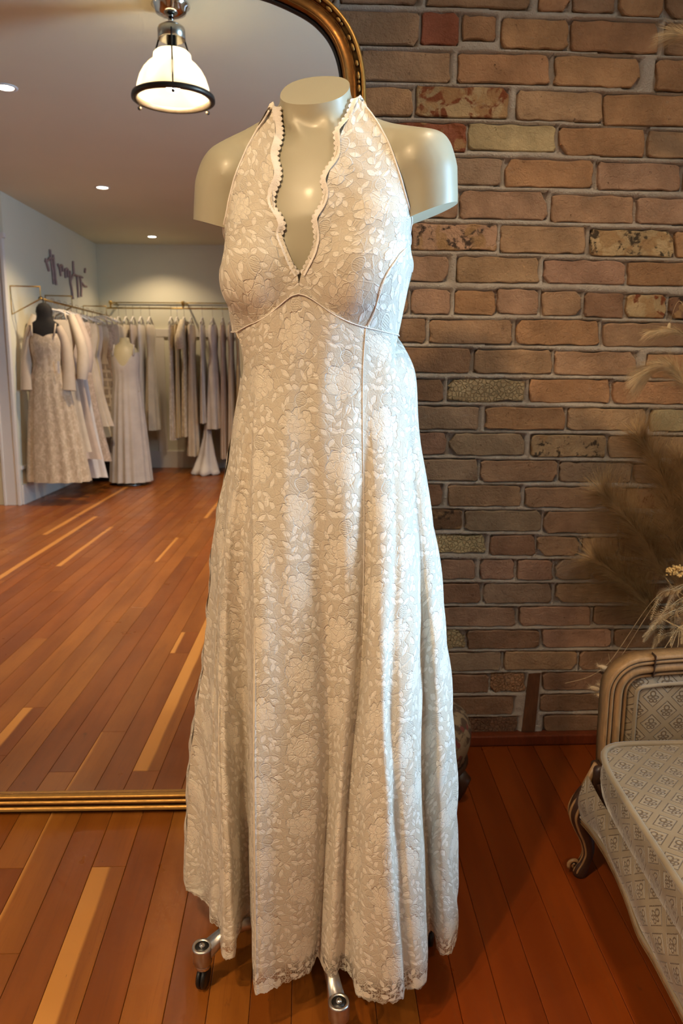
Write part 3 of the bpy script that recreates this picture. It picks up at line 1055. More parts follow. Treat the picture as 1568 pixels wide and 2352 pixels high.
# trim: casing at the end of the left wall, baseboards, wainscot line
cs = bpy.data.objects.new('trim_1', None); link(cs)
tag(cs, 'white door casing at the near end of the left wall', None, None, 'structure')
MB().box(LEFT_X - .135, LEFT_X + .004, -2.90, -2.868, 0, 2.16, .004).build('casing_board', MT['trim'], cs, False)
MB().box(LEFT_X - .135, LEFT_X - .115, -2.868, -2.855, 0, 2.16, .003).build('casing_bead', MT['trim'], cs, False)
MB().box(LEFT_X - .02, LEFT_X + .004, -2.868, -2.855, 0, 2.16, .003).build('casing_bead', MT['trim'], cs, False)
MB().box(-4.0, LEFT_X + .02, -2.90, -2.85, 2.16, 2.20, .005).build('casing_head', MT['trim'], cs, False)
struct('baseboard_left', MB().box(LEFT_X, LEFT_X + .018, BACK_Y, -2.90, 0, .17, .004), MT['trim'], 'white baseboard of the left wall')
struct('baseboard_far', MB().box(LEFT_X, RIGHT_X, BACK_Y, BACK_Y + .018, 0, .20, .004), MT['trim'], 'white baseboard of the far wall')
struct('baseboard_right', MB().box(RIGHT_X - .018, RIGHT_X, BACK_Y, WALL_Y, 0, .17, .004), MT['trim'], 'white baseboard of the right wall')
t2 = MB()
zt = my(370, 765, BACK_Y)[2]
t2.box(LEFT_X, 0.4, BACK_Y, BACK_Y + .02, zt - .045, zt + .045, .004)
for px_ in (375, 505):
    x = my(px_, 1000, BACK_Y)[0]
    t2.box(x - .05, x + .05, BACK_Y, BACK_Y + .016, .2, zt - .045)
struct('trim_2', t2, MT['trim'], 'white board-and-batten rail on the far wall')
t3 = MB()
t3.box(LEFT_X, LEFT_X + .016, BACK_Y, -2.90, .30, .33)
struct('trim_3', t3, MT['trim'], 'thin moulding above the left baseboard')
# ------------------------------------------------------------------ the leaning mirror
MU = np.array([math.cos(MYAW), -math.sin(MYAW), 0.0])
MV = np.cross(MU, -MN)
if MV[2] < 0: MV = -MV
MO = np.array([0, MIR_Y, 0])
def mp(u, v, w): return MO + MU * u + MV * v + MN * w      # u right, v up the glass, w out of the glass


mirror = thing('leaning_mirror', 'tall gold framed mirror with rounded top corners leaning behind the gown', 'mirror', (-0.57, MIR_Y, 0))
UR, VB, VT = 0.078, 0.052, 1.925
UL = -1.22
UC = (UR + UL) / 2
# inner outline, right half from the bottom corner up over the rounded corner to the middle of the top
half = [(UR, VB)] + [(UR, v) for v in np.linspace(.15, 1.55, 12)]
half += [(.0780, 1.64), (.0770, 1.70), (.0735, 1.748), (.0641, 1.7835), (.0493, 1.8114), (.0279, 1.8346), (.0037, 1.8516), (-.0289, 1.8669), (-.0613, 1.8793),
         (-.0838, 1.8861), (-.14, 1.900), (-.22, 1.914), (-.32, 1.922), (-.42, 1.925), (UC, 1.926)]
outl = half + [(2 * UC - u, v) for (u, v) in half[::-1][1:]]
arch = spline(np.array(outl[1:-1]), 220)
arch = np.vstack([[outl[0]], arch, [outl[-1]]])


def outward(P):
    T = np.gradient(P, axis=0)
    N = np.stack([T[:, 1], -T[:, 0]], -1)
    return N / np.linalg.norm(N, axis=1)[:, None]


AN = outward(arch)
AN[0] = AN[1] = (1, 0); AN[-1] = AN[-2] = (-1, 0)


def sweep(prof, name, mat, parent):
    """prof: (out, w) pairs"""
    rings = []
    for p, n in zip(arch, AN):
        rings.append([mp(p[0] + n[0] * o, p[1] + n[1] * o, w) for (o, w) in prof])
    return MB().loft(rings, False, False, closed=False).build(name, mat, parent)


def arc(c, r, a0, a1, n):
    return [(c[0] + r * math.cos(math.radians(lerp(a0, a1, i / n))), c[1] + r * math.sin(math.radians(lerp(a0, a1, i / n)))) for i in range(n + 1)]


frame = sweep([(0.0045, .004), (0.006, .010)] + arc((.026, .030), .0200, 215, 292, 8) + [(.034, .0105), (.0345, .013)], 'frame', MT['gold_dark'], mirror)
sweep([(-0.001, .0), (-.0005, .006), (.0035, .008), (.0048, .004)], 'inner_lip', MT['black'], frame)
sweep([(.030, .000), (.0335, .012), (.0435, .012)] + arc((.0475, .010), .0062, 140, -20, 8) + [(.054, -.004), (.054, -.03), (.0, -.03)], 'outer_moulding', MT['gold'], frame)
# beads along the sides and the top
cum = np.concatenate([[0], np.cumsum(np.linalg.norm(np.diff(arch, axis=0), axis=1))])
bm = bmesh.new()
bmesh.ops.create_icosphere(bm, subdivisions=2, radius=1)
BEAD = bpy.data.meshes.new('bead'); bm.to_mesh(BEAD); bm.free()
BEAD.materials.append(MT['gold']); BEAD.polygons.foreach_set('use_smooth', [True] * len(BEAD.polygons))
s, k = 0.62, 0
while s < cum[-1] - 0.62:
    i = int(np.searchsorted(cum, s)); p, n = arch[i], AN[i]
    q = mp(p[0] + n[0] * .0385, p[1] + n[1] * .0385, .0150)
    small = (k % 5 == 3)
    o = bpy.data.objects.new('bead', BEAD)
    o.location = q
    t = MU * (-n[1]) + MV * n[0]
    nn = MU * n[0] + MV * n[1]
    rm = Matrix((tuple(t), tuple(nn), tuple(MN))).transposed().to_4x4()
    L = .0042 if small else (.0085 if k % 2 else .0066)
    o.matrix_world = Matrix.Translation(Vector(q)) @ rm @ Matrix.Diagonal((L, .0042 if not small else .0034, .0048, 1))
    loc, rot, sc = o.matrix_world.decompose()
    COL.objects.link(o)
    o.location, o.rotation_euler, o.scale = loc, rot.to_euler(), sc
    o.parent = frame
    o.matrix_parent_inverse = world_of(frame).inverted()
    s += .0135 if small else (.0205 if k % 2 else .0180)
    k += 1
# bottom rail: a reeded sill
for nm, prof, mt in (('bottom_rail', [(VB + .004, .0), (VB + .004, .008)] + arc((VB - .002, .010), .0055, 60, 200, 5) + [(VB - .0085, .006)], 'gold'),
                     ('bottom_moulding', [(VB - .0085, .004)] + arc((VB - .019, .008), .0105, 88, -72, 8), 'gold'),
                     ('bottom_moulding', arc((VB - .0385, .006), .0125, 82, -60, 8) + [(.003, .004), (.003, -.03)], 'gold')):
    rings = [[mp(u, max(v, .003), w) for (v, w) in prof] for u in np.linspace(UL - .054, UR + .054, 40)]
    MB().loft(rings, False, False, closed=False).build(nm, MT[mt], frame)
MB().loft([[mp(u, v, w) for (v, w) in ((VB - .0075, .0065), (VB - .0075, .002), (VB - .012, .002), (VB - .012, .0085))] for u in (UL, UR)], False, False, closed=False).build('dark_groove', MT['black'], frame, False)
gl = MB()
gl.put([mp(p[0] + n[0] * .008, p[1] + n[1] * .008, 0.0) for p, n in zip(arch, AN)] + [mp(UL, VB - .004, 0), mp(UR, VB - .004, 0)], [tuple(range(len(arch) + 2))])
gl.build('glass', MT['mirror'], mirror, False)
bk = MB()
outer = [(p[0] + n[0] * .048, max(.004, p[1] + n[1] * .048)) for p, n in zip(arch, AN)]
outer = [(UR + .048, .004)] + outer + [(UL - .048, .004)]
nO = len(outer)
bk.put([mp(u, v, -.004) for u, v in outer] + [mp(u, v, -.028) for u, v in outer], [tuple(range(nO)), tuple(range(2 * nO - 1, nO - 1, -1))] + [(i, (i + 1) % nO, nO + (i + 1) % nO, nO + i) for i in range(nO)])
bk.build('backing_board', MT['darkwood'], mirror, False)
# strap that ties the mirror back to the wall
st = MB()
tp = mp(UR - .10, 1.90, -.028)
st.tube([tp, (tp[0], WALL_Y, tp[2] + .012)], .005, 8)
st.build('wall_stay', MT['bronze'], mirror)
# ------------------------------------------------------------------ ceiling lights
def pendant(px_, py_, label, power):
    t = thing('pendant_lamp', label, 'lamp', (px_, py_, CEIL))
    c = (px_, py_, 0)
    MB().lathe([(.001, CEIL), (.072, CEIL), (.074, CEIL - .006), (.062, CEIL - .014), (.058, CEIL - .03), (.030, CEIL - .042), (.012, CEIL - .046), (.001, CEIL - .047)], c, 32, cap=False).build('canopy', MT['chrome'], t)
    MB().tube([(px_, py_, CEIL - .044), (px_, py_, 2.440)], .011, 14).build('stem', MT['chrome'], t)
    MB().lathe([(.001, 2.452), (.030, 2.450), (.050, 2.438), (.053, 2.430), (.053, 2.396), (.048, 2.394), (.048, 2.420), (.001, 2.424)], c, 32, cap=False).build('socket_cap', MT['nickel'], t)
    MB().lathe([(.001, 2.425), (.020, 2.425), (.020, 2.370), (.036, 2.362), (.040, 2.352), (.030, 2.350), (.001, 2.350)], c, 24, cap=False).build('socket', MT['nickel'], t)
    prof = [(.040, 2.352), (.064, 2.350), (.072, 2.342), (.074, 2.324), (.078, 2.318), (.095, 2.304), (.113, 2.284), (.128, 2.258), (.139, 2.226), (.146, 2.188)]
    prof = prof + [(r - .004, z) for (r, z) in prof[::-1]]
    MB().lathe(prof, c, 72, cap=False).build('glass_shade', MT['shade'], t)
    ring = MB()
    ring.lathe([(.140, 2.192), (.160, 2.192), (.162, 2.186), (.162, 2.176), (.148, 2.172), (.140, 2.176), (.140, 2.192)], c, 64, cap=False)
    ring.build('shade_ring', MT['bronze'], t)
    for a in (200, 320, 80):
        a = math.radians(a)
        ca, sa = math.cos(a), math.sin(a)
        MB().tube([(px_ + .052 * ca, py_ + .052 * sa, 2.42), (px_ + .075 * ca, py_ + .075 * sa, 2.36), (px_ + .153 * ca, py_ + .153 * sa, 2.19), (px_ + .155 * ca, py_ + .155 * sa, 2.165)], .0032, 8).build('rod', MT['bronze'], t)
        MB().lathe([(.001, 2.168), (.008, 2.166), (.008, 2.158), (.001, 2.154)], (px_ + .155 * ca, py_ + .155 * sa, 0), 12, cap=False).build('finial', MT['bronze'], t)
    MB().lathe([(.001, 2.350), (.016, 2.345), (.018, 2.325), (.030, 2.295), (.032, 2.275), (.022, 2.252), (.001, 2.245)], c, 20, cap=False).build('bulb', MT['bulb'], t)
    lo = light('pendant_glow', 'POINT', (px_, py_, 2.235), power, WARM, shadow_soft_size=0.03)
    lo.parent = t; lo.matrix_parent_inverse = world_of(t).inverted()
    return t


pendant(-0.553, 0.296, 'industrial pendant lamp with ribbed glass dome and dark ring', P_PENDANT)
pendant(-2.15, 0.296, 'second ribbed glass pendant lamp added for light left of the picture, out of view', P_PENDANT2)  # made-up lamp out of view, added for more light from the left


def downlight(x, y, label, power=None):
    t = thing('downlight', label, 'light', (x, y, CEIL), 'recessed ceiling downlights')
    c = (x, y, 0)
    MB().lathe([(.040, CEIL - .0005), (.060, CEIL - .0005), (.060, CEIL - .004), (.044, CEIL - .006), (.040, CEIL - .002)], c, 32, cap=False).build('trim_ring', MT['trim'], t)
    MB().lathe([(.001, CEIL - .003), (.041, CEIL - .003), (.041, CEIL - .0015), (.001, CEIL - .0015)], c, 32, cap=False).build('lens', MT['led'], t)
    lo = light('downlight_beam', 'SPOT', (x, y, CEIL - .012), power or P_DOWN, SOFTWARM, spot_size=math.radians(125), spot_blend=0.6, shadow_soft_size=0.04)
    lo.parent = t; lo.matrix_parent_inverse = world_of(t).inverted()


DL = [(12, 200, 'recessed downlight nearest the mirror at the left picture edge'), (235, 430, 'recessed downlight in the middle of the visible row'), (349, 543, 'recessed downlight farthest back above the gown rails')]
for (x, y, lb) in DL:
    p = mz(x, y, CEIL)
    downlight(p[0], p[1], lb, 34.0 if 'farthest' in lb else None)
downlight(0.25, -2.75, 'recessed downlight in the middle of the room out of the mirror view')
downlight(0.50, 1.20, 'recessed downlight above the gown, out of the picture', P_SPOT)
downlight(0.55, -1.10, 'recessed downlight added as fill behind the camera, right of the mirror view', P_FILL)  # unseen fill lamp, added to brighten the gown and bricks from the front
# ------------------------------------------------------------------ the dress form
FX, FY = 0.016, 1.300            # axis of the form
TURN = math.radians(-13.0)       # it is turned a little to the left of the picture
form = thing('dress_form', 'cream plastic headless dress form on a rolling steel base', 'dress form', (FX, FY, 0))
FM = Matrix.Translation((FX, FY, 0)) @ Matrix.Rotation(TURN, 4, 'Z')


def f2w(p): return np.array(FM @ Vector(p))


def egg(z, a, bf, bb, cy=0.0, n=48, p=2.25, cx=0.0):
    out = []
    for k in range(n):
        t = 2 * PI * k / n
        c, s = math.cos(t), math.sin(t)
        b = bb if s > 0 else bf
        out.append((cx + a * math.copysign(abs(c) ** (2 / p), c), cy + b * math.copysign(abs(s) ** (2 / p), s), z))
    return out


def ico(c, r, sub=3):
    bm = bmesh.new()
    bmesh.ops.create_icosphere(bm, subdivisions=sub, radius=1)
    for v in bm.verts:
        v.co = Vector((c[0] + v.co.x * r[0], c[1] + v.co.y * r[1], c[2] + v.co.z * r[2]))
    return bm


body = MB()
body.loft([egg(*q) for q in ((.80, .150, .095, .115), (.88, .166, .105, .125), (.95, .158, .100, .115), (1.02, .138, .090, .095), (1.09, .124, .084, .084), (1.15, .126, .086, .086),
                             (1.21, .127, .089, .092), (1.28, .138, .094, .100), (1.34, .150, .098, .106), (1.39, .150, .094, .106), (1.43, .146, .084, .102), (1.465, .132, .072, .094),
                             (1.495, .100, .060, .082), (1.515, .070, .054, .072, .004), (1.535, .058, .052, .062, .004), (1.57, .0535, .054, .056, .000), (1.62, .0520, .058, .050, -.006), (1.66, .0520, .060, .046, -.010))])
for s in (-1, 1):
    body.bm(ico((s * .148, .006, 1.462), (.058, .056, .060)))
    body.tube([(s * .145, .006, 1.50), (s * .157, .004, 1.455), (s * .163, .002, 1.41), (s * .168, .000, 1.36)], [.040, .053, .050, .047], 20)
    body.tube([(s * .030, .014, 1.565), (s * .062, .012, 1.530), (s * .105, .010, 1.507), (s * .145, .008, 1.490)], [.026, .032, .034, .036], 16)
    body.bm(ico((s * .071, -.050, 1.318), (.071, .064, .072)))
    body.bm(ico((s * .075, -.042, 1.355), (.066, .056, .085)))
    body.tube([(s * .014, -.0530, 1.486), (s * .04, -.053, 1.489), (s * .07, -.044, 1.493), (s * .10, -.026, 1.492)], [.010, .009, .007, .005], 10)
    body.tube([(s * .012, -.050, 1.495), (s * .028, -.042, 1.53), (s * .040, -.018, 1.58)], [.009, .010, .009], 10)
tmp = bpy.data.objects.new('tmp_body', mesh_data('tmp_body', body.v, body.f))
COL.objects.link(tmp)
rmd = tmp.modifiers.new('r', 'REMESH'); rmd.mode = 'VOXEL'; rmd.voxel_size = 0.0055; rmd.use_smooth_shade = True
smd = tmp.modifiers.new('s', 'SMOOTH'); smd.factor = 0.5; smd.iterations = 16
dg = bpy.context.evaluated_depsgraph_get()
bme = bpy.data.meshes.new_from_object(tmp.evaluated_get(dg))
bpy.data.objects.remove(tmp)
bm = bmesh.new(); bm.from_mesh(bme)


def slice_off(bm, co, no):
    geom = bm.verts[:] + bm.edges[:] + bm.faces[:]
    r = bmesh.ops.bisect_plane(bm, geom=geom, plane_co=co, plane_no=no, clear_outer=True)
    ed = [e for e in r['geom_cut'] if isinstance(e, bmesh.types.BMEdge)]
    # the plane may also have crossed other parts: keep only the wanted loops
    f = bmesh.ops.edgeloop_fill(bm, edges=ed)['faces']
    for q in f: q.smooth = False
    return f


def slice_stub(bm, s):
    """cut the arm stub flat below, without touching the trunk"""
    n = Vector((s * 0.30, 0, -1.0)).normalized()
    co = Vector((s * .165, 0, 1.392))
    lim = .128
    geom = [f for f in bm.faces if s * f.calc_center_median().x > lim and f.calc_center_median().z < 1.47]
    es = set(e for f in geom for e in f.edges); vs = set(v for f in geom for v in f.verts)
    r = bmesh.ops.bisect_plane(bm, geom=list(vs) + list(es) + geom, plane_co=co, plane_no=n, clear_outer=False)
    dead = [f for f in bm.faces if s * f.calc_center_median().x > lim + .004 and (f.calc_center_median() - co).dot(n) > 1e-6 and f.calc_center_median().z < 1.47 and f.calc_center_median().z > 1.33]
    bmesh.ops.delete(bm, geom=dead, context='FACES')
    ed = [e for e in bm.edges if e.is_boundary and s * e.verts[0].co.x > .10 and e.verts[0].co.z > 1.30]
    f = bmesh.ops.holes_fill(bm, edges=ed, sides=0)['faces']
    for q in f: q.smooth = False


bmesh.ops.recalc_face_normals(bm, faces=bm.faces)
slice_off(bm, (0, 0, .86), (0, 0, -1))
ta = math.radians(33)
slice_off(bm, (0, -.004, 1.588), (0, -math.sin(ta), math.cos(ta)))
for s in (-1, 1):
    slice_stub(bm, s)
def lean(v):
    w = smooth01((v.z - 1.24) / .18) * (1 - smooth01((v.z - 1.50) / .05) * .9)
    v.x += .012 * w
    v.z += .05 * (v.x + .19) * w
    return v


for v in bm.verts: v.co = FM @ lean(v.co)
bmesh.ops.recalc_face_normals(bm, faces=bm.faces)
for f in bm.faces:
    if len(f.verts) <= 4: f.smooth = True
bm.normal_update()
BODY = BVHTree.FromBMesh(bm)
bme = bpy.data.meshes.new('torso'); bm.to_mesh(bme); bm.free()
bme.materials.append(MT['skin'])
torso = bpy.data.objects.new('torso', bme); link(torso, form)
torso.matrix_parent_inverse = world_of(form).inverted()
md = torso.modifiers.new('edge', 'WEIGHTED_NORMAL'); md.keep_sharp = True

# pole and five-star base on casters
MB().tube([(FX, FY, .10), (FX, FY, .87)], .0125, 16).build('pole', MT['chrome'], form)
BC = at_z(735, 2215, .10)
BC = np.array([FX - .012, FY + .012, 0])
hub = MB().lathe([(.001, .150), (.020, .150), (.024, .135), (.045, .118), (.048, .095), (.044, .085), (.001, .083)], (BC[0], BC[1], 0), 28, cap=False)
hub.build('hub', MT['steel'], form)
fh = at_z(778, 2306, .098); lh = at_z(464, 2178, .098)
a_f = math.atan2(fh[1] - BC[1], fh[0] - BC[0]); a_l = math.atan2(lh[1] - BC[1], lh[0] - BC[0])
tips = [(fh[0], fh[1]), (lh[0], lh[1])]
for k in range(3):
    a = a_f + (k + 1) * math.radians(72)
    tips.append((BC[0] + .25 * math.cos(a), BC[1] + .25 * math.sin(a)))
for (tx, ty) in tips:
    d = np.array([tx - BC[0], ty - BC[1], 0]); Ld = np.linalg.norm(d); d /= Ld
    n = np.array([-d[1], d[0], 0])
    rings = []
    for (s_, hw, z0, z1) in ((.02, .026, .086, .120), (.06, .020, .088, .118), (Ld * .5, .0135, .098, .126), (Ld * .72, .0115, .104, .128), (Ld - .042, .0125, .097, .117), (Ld - .012, .0165, .080, .102)):
        c = np.array([BC[0], BC[1], 0]) + d * s_
        rings.append([c + n * hw + [0, 0, z0 + .003], c + n * hw * .8 + [0, 0, z1], c - n * hw * .8 + [0, 0, z1], c - n * hw + [0, 0, z0 + .003], c - n * hw * .7 + [0, 0, z0], c + n * hw * .7 + [0, 0, z0]])
    arm = MB().loft(rings).build('base_arm', MT['steel'], form)
    c = (tx, ty, 0)
    MB().lathe([(.001, .066), (.0165, .066), (.0185, .070), (.0190, .100), (.0180, .104), (.0135, .1045), (.0128, .100), (.001, .100)], c, 24, cap=False).build('caster_socket', MT['steel'], arm)
    MB().lathe([(.001, .103), (.0128, .103), (.0128, .1005), (.001, .1005)], c, 20, cap=False).build('socket_recess', MT['rubber'], arm)
    MB().lathe([(.0062, .1025), (.0058, .1055), (.004, .1078), (.001, .1085)], c, 16, cap=False).build('pin', MT['chrome'], arm)
    MB().lathe([(.001, .054), (.0130, .054), (.0150, .058), (.0150, .067), (.001, .067)], c, 20, cap=False).build('swivel', MT['chrome'], arm)
    w = MB()
    dw = np.array([.22, .975, 0]); nw = np.array([.975, -.22, 0])      # every wheel trails the same way after the last push
    off = dw * .010 - nw * .004
    for q in (-1, 1):
        prof = [(.001, q * .0095), (.015, q * .0098), (.0205, q * .0085), (.0230, q * .0055), (.0230, q * .0015), (.001, q * .0015)]
        wb = MB().lathe(prof, (0, 0, 0), 26, cap=False)
        wb.xf(Matrix.Translation((tx + off[0], ty + off[1], .0232)) @ Matrix((tuple(dw), (0, 0, 1), tuple(nw))).transposed().to_4x4())
        w.put(wb.v, wb.f)
    w.build('wheel', MT['rubber'], arm)
    hd = MB()
    hd.tube([np.array([tx, ty, .056]) + off * .3, np.array([tx, ty, .045]) + off * .8, np.array([tx, ty, .026]) + off], [.0105, .0095, .004], 12)
    hd.build('wheel_hood', MT['rubber'], arm)
# ------------------------------------------------------------------ the lace gown
gown = thing('lace_gown', 'ivory floral lace halter gown with scalloped neckline on the dress form', 'dress', (FX, FY, 0.11))


def on_body(x, y, off):
    """first point of the form seen at this pixel, lifted off its surface"""
    d = Vector(ray(x, y)).normalized()
    p, n, i, t = BODY.ray_cast(Vector(CAMP), d)
    if p is None or t > 1.6:
        q = Vector(at_y(x, y, FY - .01))
        p, n, i, t = BODY.find_nearest(q)
    if n.dot(d) > 0: n = -n
    return np.array(p + n * off)


def around(th, z, off):
    """point of the form at angle th (0 = front, + = right of the picture) and height z"""
    d = FM.to_3x3() @ Vector((math.sin(th), -math.cos(th), 0))
    o = Vector((FX, FY, z)) + d * 0.5
    p, n, i, t = BODY.ray_cast(o, -d)
    if p is None: p, n, i, t = BODY.find_nearest(Vector((FX, FY, z)) + d * .13)
    if n.dot(d) < 0: n = -n
    return np.array(p + n * off)


def polar(p):
    q = FM.inverted() @ Vector(p)
    return math.atan2(q.x, -q.y), q.z


def relax(G, it=3, w=0.5, edges=True):
    """fabric bridges the small hollows of the form"""
    G = G.copy()
    for _ in range(it):
        A = G.copy()
        A[1:-1, 1:-1] = (G[:-2, 1:-1] + G[2:, 1:-1] + G[1:-1, :-2] + G[1:-1, 2:]) / 4
        G[1:-1, 1:-1] = G[1:-1, 1:-1] * (1 - w) + A[1:-1, 1:-1] * w
    return G


def grid_normals(G):
    du = np.gradient(G, axis=1); dv = np.gradient(G, axis=0)
    n = np.cross(du, dv)
    return n / (np.linalg.norm(n, axis=2)[..., None] + 1e-12)


def grid_obj(name, G, mat, parent, uv=None, flip=False):
    a, b = G.shape[:2]
    ii = (np.arange(a - 1)[:, None] * b + np.arange(b - 1)[None, :]).ravel()
    f = np.stack([ii, ii + 1, ii + b + 1, ii + b], -1)
    if flip: f = f[:, ::-1]
    return add(name, G.reshape(-1, 3), f, mat, parent, True, None if uv is None else uv.reshape(-1, 2))


def resample(G, m, n):
    A = np.stack([spline(r, n) for r in G], 0)
    return np.stack([spline(A[:, j], m) for j in range(n)], 1)


# ---- the seam under the bust, read left to right
SEAM = [(549, 762), (570, 744), (620, 706), (688, 666), (760, 704), (838, 745), (900, 764), (956, 779)]
def seam_y(x):
    return float(np.interp(x, [p[0] for p in SEAM], [p[1] for p in SEAM]))

# ---- skirt control columns: x at picture rows 850, 1000, 1250, 1500, 1750, 2000 ; hem pixel ; x at the seam
LEVELS = [850, 1000, 1250, 1500, 1750, 2000]
KC = [
 (550, [554, 532, 488, 469, 436, 427], (427, 2044)),
 (553, [560, 540, 498, 481, 455, 452], (463, 2066)),
 (556, [566, 547, 505, 489, 474, 474], (480, 2085)),
 (560, [572, 552, 509, 494, 484, 486], (482, 2118)),
 (563, [575, 556, 513, 498, 495, 503], (503, 2132)),
 (566, [578, 559, 517, 503, 502, 509], (509, 2196)),
 (570, [581, 562, 522, 508, 508, 519], (524, 2203)),
 (574, [584, 566, 528, 518, 521, 533], (539, 2198)),
 (578, [587, 571, 541, 537, 543, 549], (547, 2150)),
 (583, [590, 577, 562, 563, 568, 571], (577, 2128)),
 (587, [593, 582, 578, 581, 580, 582], (583, 2270)),
 (592, [598, 589, 587, 590, 590, 592], (597, 2284)),
 (606, [612, 606, 606, 610, 613, 616], (622, 2275)),
 (630, [634, 634, 636, 642, 648, 652], (655, 2258)),
 (655, [660, 664, 668, 680, 690, 692], (690, 2246)),
 (680, [686, 692, 700, 718, 732, 722], (714, 2230)),
 (705, [712, 720, 730, 748, 754, 742], (728, 2198)),
 (735, [740, 748, 760, 770, 768, 754], (741, 2222)),
 (770, [772, 778, 790, 795, 783, 768], (755, 2250)),
 (808, [806, 808, 818, 817, 795, 781], (772, 2247)),
 (836, [834, 834, 837, 829, 802, 787], (779, 2226)),
 (842, [841, 841, 842, 834, 809, 795], (792, 2229)),
 (849, [848, 848, 850, 842, 822, 815], (808, 2248)),
 (857, [856, 856, 858, 850, 838, 836], (820, 2288)),
 (866, [866, 868, 870, 860, 858, 862], (856, 2300)),
 (876, [876, 880, 884, 872, 876, 888], (890, 2306)),
 (886, [886, 892, 897, 885, 889, 905], (924, 2296)),
 (894, [894, 900, 908, 899, 899, 915], (931, 2272)),
 (904, [905, 912, 922, 920, 922, 938], (955, 2274)),
 (915, [915, 926, 938, 943, 950, 962], (976, 2262)),
 (923, [922, 935, 949, 958, 961, 972], (981, 2236)),
 (930, [929, 941, 958, 968, 968, 977], (984, 2146)),
 (936, [934, 946, 967, 978, 980, 987], (998, 2148)),
 (941, [938, 950, 976, 990, 996, 1000], (1003, 2182)),
 (946, [942, 954, 986, 1003, 1014, 1018], (1020, 2196)),
 (951, [946, 959, 997, 1018, 1034, 1038], (1040, 2182)),
 (956, [949, 963, 1004, 1030, 1048, 1052], (1050, 2130)),
]
HEM_Z = 0.110
HALF = {850: .108, 1000: .128, 1250: .170, 1500: .206, 1750: .232, 2000: .246}
FOLD = {850: .0, 1000: .05, 1250: .28, 1500: .58, 1750: .84, 2000: .98}
hem = [at_z(*k[2], HEM_Z) for k in KC]
hxl, hxr = hem[0][0], hem[-1][0]
def bulge(x, xl, xr, b, p=2.3):
    t = max(-1.0, min(1.0, (2 * x - xl - xr) / (xr - xl)))
    return b * (1 - abs(t) ** p) ** (1 / p)
hbase = [FY - bulge(h[0], hxl, hxr, .235) for h in hem]
hemdev = [h[1] - b_ for h, b_ in zip(hem, hbase)]
ctrl = []
ctrl.append([on_body(k[0], seam_y(k[0]), .0075) for k in KC])
for j, L in enumerate(LEVELS):
    xl, xr = KC[0][1][j], KC[-1][1][j]
    row = []
    for k, dv in zip(KC, hemdev):
        Y = FY - bulge(k[1][j], xl, xr, HALF[L]) + dv * FOLD[L]
        row.append(at_y(k[1][j], L, Y))
    ctrl.append(row)
ctrl.append(hem)
ctrl = np.array(ctrl)                     # rows, columns, xyz
ctrl[0, 0] = around(math.radians(-95) - TURN * 0, 1.232, .0075)
ctrl[0, -1] = around(math.radians(98), 1.224, .0075)
ctrl[0, 0] = lerp(ctrl[0, 0], ctrl[0, 1], .0)
# the back of the skirt closes the ring
NB = 22
back = []
for i, row in enumerate(ctrl):
    a, b_ = row[-1], row[0]
    zb = (a[2] + b_[2]) / 2 if i else 1.222
    hw = (a[0] - b_[0]) / 2; cx_ = (a[0] + b_[0]) / 2
    bdep = [.112, .118, .135, .172, .205, .232, .250, .262][i]
    fold_amp = [0, .0, .003, .008, .013, .018, .022, .024][i]
    r_ = []
    for k in range(1, NB + 1):
        t = PI * k / (NB + 1)
        w = math.sin(t)
        x = cx_ + hw * math.cos(t)
        y = lerp(a[1], b_[1], k / (NB + 1)) + bdep * w ** .85 + fold_amp * math.sin(k * 2.4) * w
        r_.append((x + fold_amp * math.cos(k * 2.4) * .6, y, lerp(a[2], b_[2], k / (NB + 1))))
    if i == 0:
        r_ = [tuple(around(lerp(math.radians(98), math.radians(265), k / (NB + 1)), 1.222, .0075)) for k in range(1, NB + 1)]
    back.append(r_)
back = np.array(back)
ring = np.concatenate([ctrl, back, ctrl[:, :1]], axis=1)
NR, NCF = 190, 9
nc = (ring.shape[1] - 1) * NCF + 1
SK = resample(ring, NR, nc)
SK[:, -1] = SK[:, 0]
# hem scallops and soft creases
rz = np.random.RandomState(4)
arcl = np.concatenate([[0], np.cumsum(np.linalg.norm(np.diff(SK[-1], axis=0), axis=1))])
SK[-1, :, 2] += 0.0035 * np.abs(np.sin(arcl * 2 * PI / .044)) - .002 + 0.0012 * rz.randn(nc)
nrm = grid_normals(SK)
tt = np.linspace(0, 1, NR)[:, None]
_du = np.concatenate([np.zeros((NR, 1)), np.cumsum(np.linalg.norm(np.diff(SK, axis=1), axis=2), axis=1)], 1)
_du = _du - _du[:, 13 * NCF:13 * NCF + 1]
crease = np.sin(_du * 120 + 3 * np.sin(tt * 5)) * 0.0010 + np.sin(_du * 61 - 2 * tt) * .0014
SK += nrm * (crease * np.clip(tt * 6, 0, 1) * np.clip((1 - tt) * 30, 0.25, 1))[..., None]
if ((SK[20, 20] - np.array([FX, FY, SK[20, 20, 2]])) @ nrm[20, 20]) < 0: nrm = -nrm


def arc_uv(G, c0):
    """cloth coordinates in metres: across from column c0, down from the first row"""
    du = np.linalg.norm(np.diff(G, axis=1), axis=2)
    u = np.concatenate([np.zeros((G.shape[0], 1)), np.cumsum(du, axis=1)], 1)
    u = u - u[:, c0:c0 + 1]
    dv = np.linalg.norm(np.diff(G, axis=0), axis=2)
    v = np.concatenate([np.zeros((1, G.shape[1])), np.cumsum(dv, axis=0)], 0)
    return np.stack([u, -v], -1)


